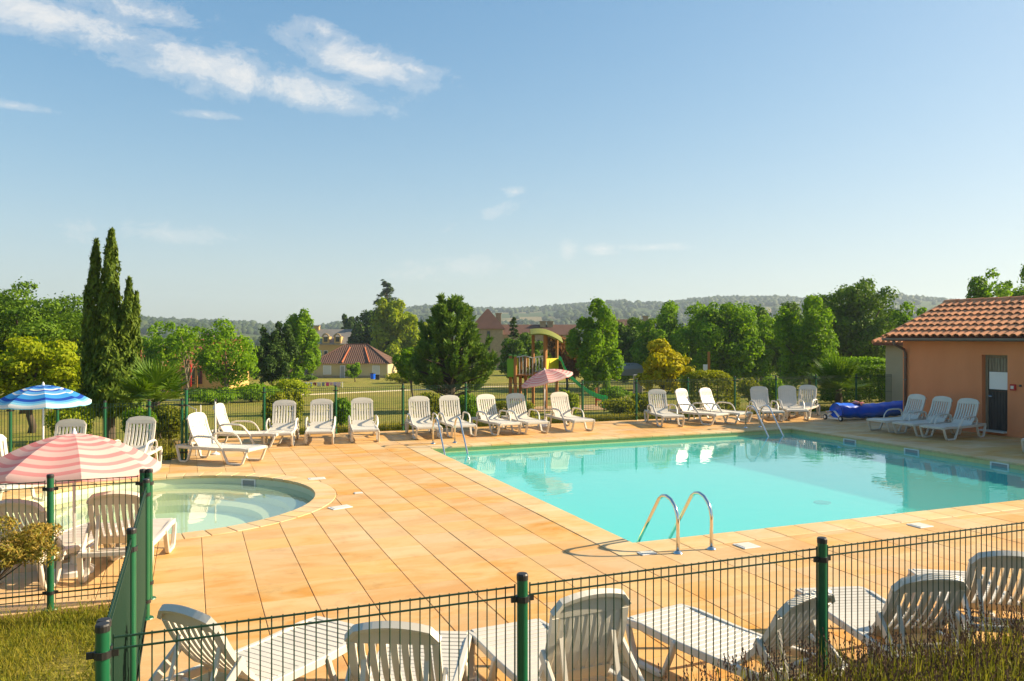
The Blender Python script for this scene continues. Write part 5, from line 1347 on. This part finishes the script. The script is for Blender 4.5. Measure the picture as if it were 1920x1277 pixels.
# parked car under the trees, sign
def car():
    Y = 72; u, v = P(1178, Y); g = ground_z(u, v)
    t = thing('parked_car', 'silver grey car parked in shade under the trees', 'car', (u, v, zat(711, Y)), -YAW+0.15)
    paint = pmat('silver_paint', (0.22, 0.23, 0.24), 0.35, metal=0.2)
    prof = [(-2.0,0.35),(-2.05,0.75),(-1.85,0.92),(-1.2,0.98),(-0.6,1.42),(0.7,1.45),(1.35,1.0),(1.95,0.85),(2.05,0.5),(2.0,0.35)]
    m = MB(); n = len(prof); m.v = [(x,-0.82*(1 if z < 1.1 else 0.84),z) for x, z in prof] + [(x,0.82*(1 if z < 1.1 else 0.84),z) for x, z in prof]
    m.f = [tuple(range(n)), tuple(range(n,2*n))[::-1]] + [(i,n+i,n+(i+1)%n,(i+1)%n) for i in range(n)]
    m.build('body', paint, t, bevel=0.05, seg=2)
    for x0, x1 in ((-0.95, -0.05), (0.02, 0.95)):
        MB().add([(x0,-0.80,1.0),(x1,-0.80,1.0),(x1-0.12 if x1 > .5 else x1,-0.72,1.34),(x0+0.25 if x0 < -.5 else x0,-0.72,1.34)], [(0,1,2,3)]).build('window', MT['glass'], t)
    for x in (-1.25, 1.25):
        for y in (-0.74, 0.74):
            w = MB(); 
            for zz, r in ((-0.1,0.2),(-0.1,0.32),(0.1,0.32),(0.1,0.2)):
                for k in range(16): a = 2*math.pi*k/16; w.v.append((x+r*math.cos(a), y+zz, 0.32+r*math.sin(a)))
            for i in range(3):
                for k in range(16): w.f.append((i*16+k, i*16+(k+1)%16, (i+1)*16+(k+1)%16, (i+1)*16+k))
            wh = w.build('wheel', MT['rubber'], t); MB().tube([(x,y-0.09,0.32),(x,y+0.09,0.32)], 0.2, 12).build('rim', MT['zinc'], wh)
    for y in (-0.6, 0.6): MB().box((-2.03,y,0.68), (0.06,0.3,0.14)).build('headlight', MT['shutter'], t)
    u, v = P(1326, 34); g = ground_z(u, v); s = thing('sign_post', 'small white sign on a wooden post behind the rounded hedge', 'sign', (u, v, g), -YAW)
    MB().box((0.08,0.03,1.2), (0.09,0.09,2.45)).build('post', MT['playwood'], s); MB().box((-0.08,0,zat(690,34)-g), (0.18,0.03,0.30)).build('board', MT['white'], s); MB().box((0.12,-0.03,zat(696,34)-g), (0.1,0.03,0.1)).build('red_plate', MT['red'], s)
    u, v = P(1197, 40); g = ground_z(u, v); s = thing('utility_cabinet', 'grey utility cabinet standing on the lawn left of the yellow shrub', 'cabinet', (u, v, g), -YAW)
    MB().box((0,0.2,(zat(703,40)-g)/2), (0.42,0.35,zat(703,40)-g)).build('case', MT['greydoor'], s, bevel=0.01); MB().box((0,0.015,(zat(703,40)-g)/2), (0.36,0.02,(zat(703,40)-g)*0.85)).build('door', MT['zinc'], s)
car()
def terrace_things():
    Y = 108; u, v = P(699, Y); zb = zat(714, Y)
    t = thing('garden_bin', 'dark blue bin standing against the bungalow wall', 'bin', (u, v, zb), -YAW)
    MB().lathe([(0.0,0),(0.3,0.0),(0.36,0.95),(0,0.95)], 10).build('body', MT['tarp'], t); MB().lathe([(0.38,0.95),(0.36,1.02),(0,1.06)], 10).build('lid', MT['black'], t)
    u, v = P(708, 106); t = thing('garden_bin', 'black bin beside the blue one at the bungalow', 'bin', (u, v, zat(715, 106)), -YAW)
    MB().box((0,0,0.4), (0.5,0.5,0.8)).build('body', MT['black'], t, bevel=0.03); MB().box((0,0,0.84), (0.56,0.56,0.08)).build('lid', MT['rubber'], t, bevel=0.02)
terrace_things()

# ------------------------------------------------------------------ trees and shrubs
GT = 'trees around the lawn'
B = broad_tree
B('oak_tree', 'dark spreading oak at the left edge behind the lime green shrub', 45, 46, 545, 690, 118, 'leaf_dark', 26000, 0.17, 46, GT)
B('oak_tree', 'lower olive tree between the dark oak and the cypress', 138, 50, 592, 700, 46, 'leaf_olive', 9000, 0.17, 22, GT)
B('lime_shrub_tree', 'lime green rounded tree behind the blue parasol', 58, 27, 640, 752, 92, 'leaf_lime', 19000, 0.115, 34, GT, depth=0.7)
cypress('tall dark cypress with two pointed tops rising above the palm', 205, 22.0,
        [(9, 428, 775, 29, 0.0), (-28, 446, 775, 24, 0.1), (36, 520, 770, 20, -0.1), (48, 545, 768, 17, 0.0), (-43, 535, 772, 15, 0.1), (0, 555, 776, 42, -0.1), (14, 600, 774, 46, -0.15)], 'leaf_cypress', 20000, 0.10)
B('acacia_tree', 'feathery acacia left of the orange-roofed cottage', 300, 62, 606, 700, 40, 'leaf_mid', 3600, 0.22, 20, GT, 'tree', 'palebark', shell=(0.5, 1.0), cr=(0.18, 0.30))
B('acacia_tree', 'thin feathery acacia in front of the orange roof', 352, 60, 612, 690, 32, 'leaf_mid', 900, 0.22, 12, GT, 'tree', 'palebark', shell=(0.6, 1.0), cr=(0.16, 0.26))
B('acacia_tree', 'tall feathery acacia right of the orange-roofed cottage', 425, 56, 603, 720, 48, 'leaf_mid', 4800, 0.20, 28, GT, 'tree', 'palebark', shell=(0.5, 1.0), cr=(0.20, 0.32))
B('plum_tree', 'very dark dense tree left of the bungalow', 512, 64, 609, 712, 37, 'leaf_deep', 9500, 0.21, 24, GT)
B('ash_tree', 'bright green tree with pointed top behind the dark dense tree', 560, 74, 588, 706, 36, 'leaf_mid', 9000, 0.25, 26, GT)
B('lime_tree', 'shaded half of the large rounded tree behind the bungalow roof, coloured dark', 700, 142, 580, 700, 38, 'leaf_deep', 9000, 0.5, 24, GT)  # shade on the round tree's left side, put into the leaf colour
B('lime_tree', 'sunlit half of the large rounded tree right of the bungalow, coloured golden green', 752, 128, 566, 695, 47, 'leaf_bright', 13000, 0.46, 30, GT)  # same tree's sunny side, sunlight put into the brighter leaf colour
B('small_tree', 'small dark tree beside the manor roof', 655, 180, 592, 650, 14, 'leaf_deep', 1800, 0.6, 10, GT)
B('garden_tree', 'small round tree standing before the bungalow door', 665, 100, 682, 706, 14, 'leaf_mid', 1500, 0.26, 10, GT)
conifer('tall blue-green conifer rising behind the large rounded tree', 725, 185, 527, 690, 62, 'leaf_blue', tiers=18, per=12, droop=-0.18, n_per=26, leaf=1.0, taper=0.8)
pine('broad young pine with upright candles behind the fence', 845, 40, 566, 728, 78)
B('pine_side_shrub', 'grey green bush at the left foot of the young pine', 772, 52, 652, 712, 28, 'leaf_mid', 4000, 0.17, 16, GT)
conifer('slim dark spruce in front of the stone farmhouse', 963, 92, 592, 690, 27, 'leaf_deep', tiers=15, per=9, droop=-0.22, n_per=20, leaf=0.45, name='spruce_tree')
B('bush_tree', 'dark bushy tree between the spruce and the play tower', 985, 80, 628, 705, 40, 'leaf_dark', 8000, 0.26, 22, GT)
B('beech_tree', 'copper brown shrub behind the slide', 1062, 74, 628, 706, 34, 'leaf_copper', 5200, 0.25, 18, GT)
B('poplar_tree', 'tall upright green tree between the slide and the yellow shrub', 1118, 56, 566, 722, 42, 'leaf_mid', 13000, 0.20, 26, GT, shell=(0.35, 1.08), cr=(0.16, 0.36))
B('spreading_tree', 'dark spreading tree behind the yellow shrub', 1196, 78, 600, 700, 44, 'leaf_dark', 8500, 0.27, 24, GT)
B('spreading_tree', 'tall rounded green tree above the yellow shrub', 1262, 72, 572, 704, 58, 'leaf_mid', 14000, 0.26, 34, GT)
B('spreading_tree', 'wide green tree behind the rounded hedge', 1365, 64, 574, 706, 72, 'leaf_mid', 17000, 0.23, 40, GT)
B('spreading_tree', 'dark tree half hidden behind the slender bright tree', 1462, 74, 572, 700, 44, 'leaf_dark', 9000, 0.26, 26, GT)
B('slender_tree', 'bright green tree leaning in front of the darker trees, right of the hedge', 1515, 52, 562, 716, 50, 'leaf_mid', 14000, 0.19, 34, GT)
B('oak_tree', 'tall dark oak rising behind the clipped hedge left of the annex', 1606, 66, 532, 690, 72, 'leaf_dark', 19000, 0.24, 44, GT)
B('roof_tree', 'tree crown showing above the annex roof', 1735, 60, 572, 690, 42, 'leaf_mid', 6500, 0.22, 24, GT)
B('roof_tree', 'tall tree with airy crown above the pool house roof', 1868, 50, 514, 680, 44, 'leaf_mid', 8000, 0.19, 26, GT, shell=(0.5, 0.98), cr=(0.2, 0.34))
B('roof_tree', 'dense tree at the frame edge above the pool house ridge', 1940, 52, 492, 690, 52, 'leaf_mid', 11000, 0.19, 28, GT)
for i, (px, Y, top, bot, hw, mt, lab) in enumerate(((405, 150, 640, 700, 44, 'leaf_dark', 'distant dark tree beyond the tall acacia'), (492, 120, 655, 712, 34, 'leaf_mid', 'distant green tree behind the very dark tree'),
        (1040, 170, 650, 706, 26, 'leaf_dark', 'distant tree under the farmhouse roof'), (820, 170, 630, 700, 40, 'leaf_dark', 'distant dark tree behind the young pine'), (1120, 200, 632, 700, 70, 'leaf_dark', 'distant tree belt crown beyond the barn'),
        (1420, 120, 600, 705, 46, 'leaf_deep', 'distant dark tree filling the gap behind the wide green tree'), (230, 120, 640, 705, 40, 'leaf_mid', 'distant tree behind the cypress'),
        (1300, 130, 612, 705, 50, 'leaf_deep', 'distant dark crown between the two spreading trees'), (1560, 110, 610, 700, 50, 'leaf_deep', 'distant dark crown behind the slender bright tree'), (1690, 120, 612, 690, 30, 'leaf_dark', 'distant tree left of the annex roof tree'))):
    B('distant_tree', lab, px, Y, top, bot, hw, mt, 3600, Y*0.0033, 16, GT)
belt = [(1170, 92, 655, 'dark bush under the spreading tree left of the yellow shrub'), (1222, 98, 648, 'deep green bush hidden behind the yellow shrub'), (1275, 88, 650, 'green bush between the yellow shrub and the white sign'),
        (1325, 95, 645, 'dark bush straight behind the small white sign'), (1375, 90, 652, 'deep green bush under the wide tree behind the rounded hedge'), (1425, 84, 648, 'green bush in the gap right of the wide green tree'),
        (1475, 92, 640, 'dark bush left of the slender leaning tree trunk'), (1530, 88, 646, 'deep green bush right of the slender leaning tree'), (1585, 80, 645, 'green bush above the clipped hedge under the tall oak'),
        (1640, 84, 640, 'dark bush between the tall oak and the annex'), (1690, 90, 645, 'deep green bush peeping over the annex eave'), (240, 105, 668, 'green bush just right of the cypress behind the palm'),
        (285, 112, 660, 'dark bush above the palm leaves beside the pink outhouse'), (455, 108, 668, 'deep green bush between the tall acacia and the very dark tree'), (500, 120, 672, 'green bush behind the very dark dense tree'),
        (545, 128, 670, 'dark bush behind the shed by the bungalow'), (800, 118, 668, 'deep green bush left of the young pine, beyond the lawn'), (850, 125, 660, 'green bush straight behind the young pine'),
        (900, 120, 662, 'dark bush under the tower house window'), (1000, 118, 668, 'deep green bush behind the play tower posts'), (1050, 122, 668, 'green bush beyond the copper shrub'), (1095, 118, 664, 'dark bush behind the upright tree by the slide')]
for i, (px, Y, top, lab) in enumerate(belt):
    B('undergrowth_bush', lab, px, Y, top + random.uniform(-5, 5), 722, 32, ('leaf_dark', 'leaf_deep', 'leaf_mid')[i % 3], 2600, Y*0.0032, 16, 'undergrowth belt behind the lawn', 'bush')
B('yellow_shrub', 'golden yellow leafy shrub behind the fence, brightest in view', 1242, 33, 640, 728, 38, 'leaf_yellow', 7500, 0.135, 24, 'shrubs along the fence', 'shrub')
def hedge_block(name, label, px0, px1, Y, top, bot, depth, mat, n, leaf, round_=0.5):
    u, v = P((px0+px1)/2, Y); g = ground_z(u, v); root = thing(name, label, 'hedge', (u, v, g-0.03), -YAW)
    W = (px1-px0)*Y/F_PX; z1 = zat(top, Y)-g; z0 = 0.08
    p = rng.uniform(-1, 1, (n, 3)); ax = rng.integers(0, 3, n); sg = np.where(rng.random(n) < 0.5, -1, 1)
    for a in range(3):
        mk = ax == a; p[mk, a] = sg[mk]*rng.uniform(0.86, 1.03, mk.sum())
    p[:,2] = np.where((ax == 2) & (p[:,2] < 0), -p[:,2], p[:,2])
    q = np.abs(p); e = 4.0 if round_ < 0.9 else 2.6
    nrm_ = (q[:,0]**e + q[:,1]**e + (np.clip(p[:,2], -0.2, 1))**e*0.95)**(1/e); s = np.where(nrm_ > 1, 1/nrm_, 1.0)*(1+0.03*rng.normal(size=n))
    p = p*s[:,None]; nn = p.copy()
    pos = np.stack([p[:,0]*W/2, p[:,1]*depth/2, z0 + (p[:,2]+1)/2*(z1-z0)], 1)
    leaf_object('foliage', MT[mat], root, pos, nn + 0.8*rng.normal(size=(n,3)), leaf, leaf*0.62)
    m = MB()
    for k in range(5): m.tube([((k-2)*W/6, 0, 0), ((k-2)*W/5, 0.05, z1*0.8)], [0.03, 0.012], 5)
    m.build('stems', MT['trunk'], root)
hedge_block('rounded_hedge', 'big rounded glossy hedge behind the solid-backed loungers', 1278, 1376, 28.2, 695, 775, 1.5, 'leaf_olive', 8500, 0.085, 1.0)
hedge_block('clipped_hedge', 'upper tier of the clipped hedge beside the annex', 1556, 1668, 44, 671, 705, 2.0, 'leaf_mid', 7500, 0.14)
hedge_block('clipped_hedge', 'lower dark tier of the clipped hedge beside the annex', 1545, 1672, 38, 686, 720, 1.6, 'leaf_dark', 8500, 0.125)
hedge_block('clipped_hedge', 'low clipped hedge in front of the play tower posts', 900, 1000, 27.5, 752, 790, 0.7, 'leaf_olive', 5000, 0.075)
GS = 'shrubs along the fence'
S = shrub
S('leafy green shrub behind the first lounger of the fence row', 515, 24.3, 738, 800, 20, 'leaf_olive', 2600, 0.085, group=GS)
S('yellowing upright shrub just right of the first leafy shrub', 548, 25.5, 734, 795, 17, 'leaf_olive', 1800, 0.085, group=GS)
S('green shrub between the second and third loungers of the fence row', 638, 24.6, 748, 798, 19, 'leaf_mid', 2100, 0.085, group=GS)
S('glossy shrub behind the loungers by the far ladder', 806, 24.8, 738, 795, 24, 'leaf_olive', 2800, 0.085, group=GS)
S('dark low shrub at the right foot of the young pine', 880, 25.6, 742, 796, 27, 'leaf_mid', 3000, 0.085, group=GS)
S('bright green bush at the foot of the slide', 1066, 28, 733, 775, 17, 'leaf_bright', 1900, 0.085, group=GS)
S('sparse shrub on the sand right of the slide foot', 1160, 27.0, 748, 786, 34, 'leaf_olive', 1700, 0.085, group=GS)
S('dusty shrub below the yellow shrub along the fence', 1206, 27.2, 738, 780, 20, 'leaf_olive', 1500, 0.085, group=GS)
S('loose yellow green plant right of the rounded hedge', 1405, 31, 712, 750, 18, 'leaf_olive', 1500, 0.095, group=GS)
S('lawn shrub seen through the fence between corner ladder loungers', 1450, 33, 708, 750, 22, 'leaf_mid', 2000, 0.1, group=GS)
S('lush green bush near the clothesline poles', 540, 62, 712, 742, 36, 'leaf_bright', 3000, 0.17, group=GS)
S('low green bush left of the lush bush under the very dark tree', 470, 58, 722, 748, 40, 'leaf_mid', 3000, 0.17, group=GS)
S('low green bush under the tall acacia', 395, 55, 728, 752, 42, 'leaf_mid', 3000, 0.16, group=GS)
S('variegated shrub under the palm, behind the wading pool fence', 318, 19.6, 762, 845, 30, 'leaf_olive', 3600, 0.075, group=GS)
S('dense green shrub under the palm beside the cypress trunk', 262, 19.2, 768, 845, 26, 'leaf_mid', 3000, 0.075, group=GS)
S('green shrub behind the blue parasol pole', 128, 19.5, 765, 835, 34, 'leaf_bright', 3400, 0.075, group=GS)
S('tall dry grass clump at the right of the bungalow', 760, 96, 700, 716, 30, 'leaf_olive', 1600, 0.22, group=GS)
S('dark bush beside the bungalow corner', 578, 103, 704, 718, 12, 'leaf_dark', 900, 0.24, group=GS)
S('low bush between cabinet and poplar', 1150, 44, 726, 748, 26, 'leaf_mid', 1600, 0.13, group=GS)
fan_palm('fan palm with spiky green leaves beside the cypress', 292, 20.6, 24, 0, 0.86, 1.02)
fan_palm('young bright fan palm between the cover reel and the fence', 1572, 31.5, 30, 0, 1.0, 0.75)
# shrub reaching in at the left edge
def juniper():
    u, v = P(10, 6.95); g = ground_z(u, v); root = thing('conifer_shrub', 'feathery green and orange-tipped shrub in front of the short fence', 'shrub', (u, v, g-0.02))
    cl = []; bm_ = MB(); bm_.tube([(-0.1,0,0),(-0.12,0,0.35),(-0.08,0.02,0.7)], [0.03,0.024,0.014], 6)
    for _ in range(26):
        x = random.uniform(-0.38, 0.40); z = 0.84 + random.uniform(-0.17, 0.22)*(1-abs(x)*1.2) ; y = random.uniform(-0.22, 0.22)
        r = random.uniform(0.06, 0.11); cl.append((x*RT[0]+y*FW[0], x*RT[1]+y*FW[1], z, r*1.25, r, r*0.8)); bm_.tube([(-0.1,0,random.uniform(.45,.7)), cl[-1][:3]], [0.008,0.003], 4, cap=False)
    pos, nr, _ = clump_leaves(cl, 5200)
    leaf_object('foliage', MT['leaf_juniper'], root, pos, nr, 0.045, 0.013); bm_.build('stem', MT['trunk'], root)
juniper()

# ------------------------------------------------------------------ grass and lavender
def grass():
    n = 42000
    u = rng.uniform(-8.6, -5.62, n); v = rng.uniform(-4.4, -0.16, n)
    dens = np.sin(u*3.1+v*1.3)*np.sin(v*2.7-u) + rng.normal(0, 0.55, n); k = dens > -0.75; u, v = u[k], v[k]
    n = len(u); gz = np.array([ground_z(a, b) for a, b in zip(u, v)])
    near = np.clip((-0.16 - v)/0.25, 0, 1); edge = np.clip((-5.62-u)/0.25, 0, 1)
    L = (0.05 + 0.05*rng.random(n))*(1 + 1.3*(1-np.minimum(near, edge))*rng.random(n))
    lean = rng.normal(0, 0.55, (n, 2)); up = np.stack([lean[:,0], lean[:,1], np.ones(n)], 1); up /= np.linalg.norm(up, axis=1, keepdims=True)
    nr = np.cross(up, rng.normal(size=(n,3)))
    pos = np.stack([u, v, gz], 1) + up*L[:,None]*0.45
    o = leaf_object('grass', MT['blade'], None, pos, nr, L, 0.0065, up*8, kind='stuff'); tag(o, 'dry yellow green grass in the fenced corner', 'grass')
    # lawn verge along the far fence
    n = 26000; u = rng.uniform(-13, 17, n); v = np.where(u < -5.2, LV+0.2, FAR_V+0.12) + np.abs(rng.normal(0, 1.1, n)); gz = np.array([ground_z(a, b) for a, b in zip(u, v)])
    L = 0.10 + 0.14*rng.random(n); lean = rng.normal(0, 0.4, (n, 2)); up = np.stack([lean[:,0], lean[:,1], np.ones(n)], 1); up /= np.linalg.norm(up, axis=1, keepdims=True)
    pos = np.stack([u, v, gz], 1) + up*L[:,None]*0.45
    o = leaf_object('grass', MT['blade'], None, pos, np.cross(up, rng.normal(size=(n,3))), L, 0.022, up*8, kind='stuff'); tag(o, 'long grass growing along the outside of the far fence', 'grass')
grass()
def lavender():
    # plants grow on the bank between camera and fence
    P0 = []; 
    for _ in range(5200):
        u = random.uniform(-3.0, 3.4); v = -4.80 - abs(random.gauss(0.0, 0.42)) - 0.05
        f = smooth01((u+3.1)/0.8)
        P0.append((u, v, f))
    pos = []; up = []; L = []; hp = []; hu = []; tl = []
    for u, v, f in P0:
        if random.random() > 0.25+0.75*f: continue
        g = ground_z(u, v); H = (0.42 + 0.25*f)*random.uniform(0.72, 1.12) + 0.02
        a = random.uniform(0, 6.283); t = abs(random.gauss(0, 0.30)); d = Vector((math.cos(a)*t, math.sin(a)*t, 1)).normalized()
        base = Vector((u, v, g)); tip = base + d*H
        if random.random() < 0.6: hp.append(tip); hu.append(d)
        for s in (0.16, 0.5, 0.82): pos.append(base + d*H*s); up.append(d); L.append(H*0.38)
    m = len(pos); pos = np.array(pos); up = np.array(up)
    tag(leaf_object('lavender_stalks', MT['lav_leaf'], None, pos, np.cross(up, rng.normal(size=(m,3))), np.array(L), 0.0055, up*12, kind='stuff'), 'thin olive lavender stalks along the near fence', 'lavender')
    # grey-green foliage in the lower half
    n = 70000; u = rng.uniform(-3.0, 3.4, n); v = -4.82 - np.abs(rng.normal(0, 0.42, n)); f = np.clip((u+3.1)/0.8, 0, 1)
    gz = np.array([ground_z(a, b) for a, b in zip(u, v)]); z = gz + rng.random(n)**0.8*(0.28+0.25*f)
    k = rng.random(n) < 0.25+0.75*f; u, v, z = u[k], v[k], z[k]; n = len(u)
    d = np.stack([rng.normal(0, .5, n), rng.normal(0, .5, n), np.ones(n)], 1)
    tag(leaf_object('lavender_leaves', MT['lav_leaf'], None, np.stack([u, v, z], 1), np.cross(d, rng.normal(size=(n,3))), 0.075, 0.009, d*5, kind='stuff'), 'dense narrow lavender leaves along the near fence', 'lavender')
    hp = np.array(hp); hu = np.array(hu); hs = []; hd = []
    for q in range(9):
        hs.append(hp + hu*(-0.035 + 0.0095*q)[..., None] if False else hp + hu*(-0.035 + 0.0095*q) + rng.normal(0, 0.0022, hp.shape)); hd.append(hu)
    hs = np.concatenate(hs); hd = np.concatenate(hd)
    tag(leaf_object('lavender_heads', MT['lav_head'], None, hs, np.cross(hd, rng.normal(size=hd.shape)), 0.021, 0.0095, hd*2, kind='stuff'), 'dry dark lavender flower heads along the near fence', 'lavender')
lavender()
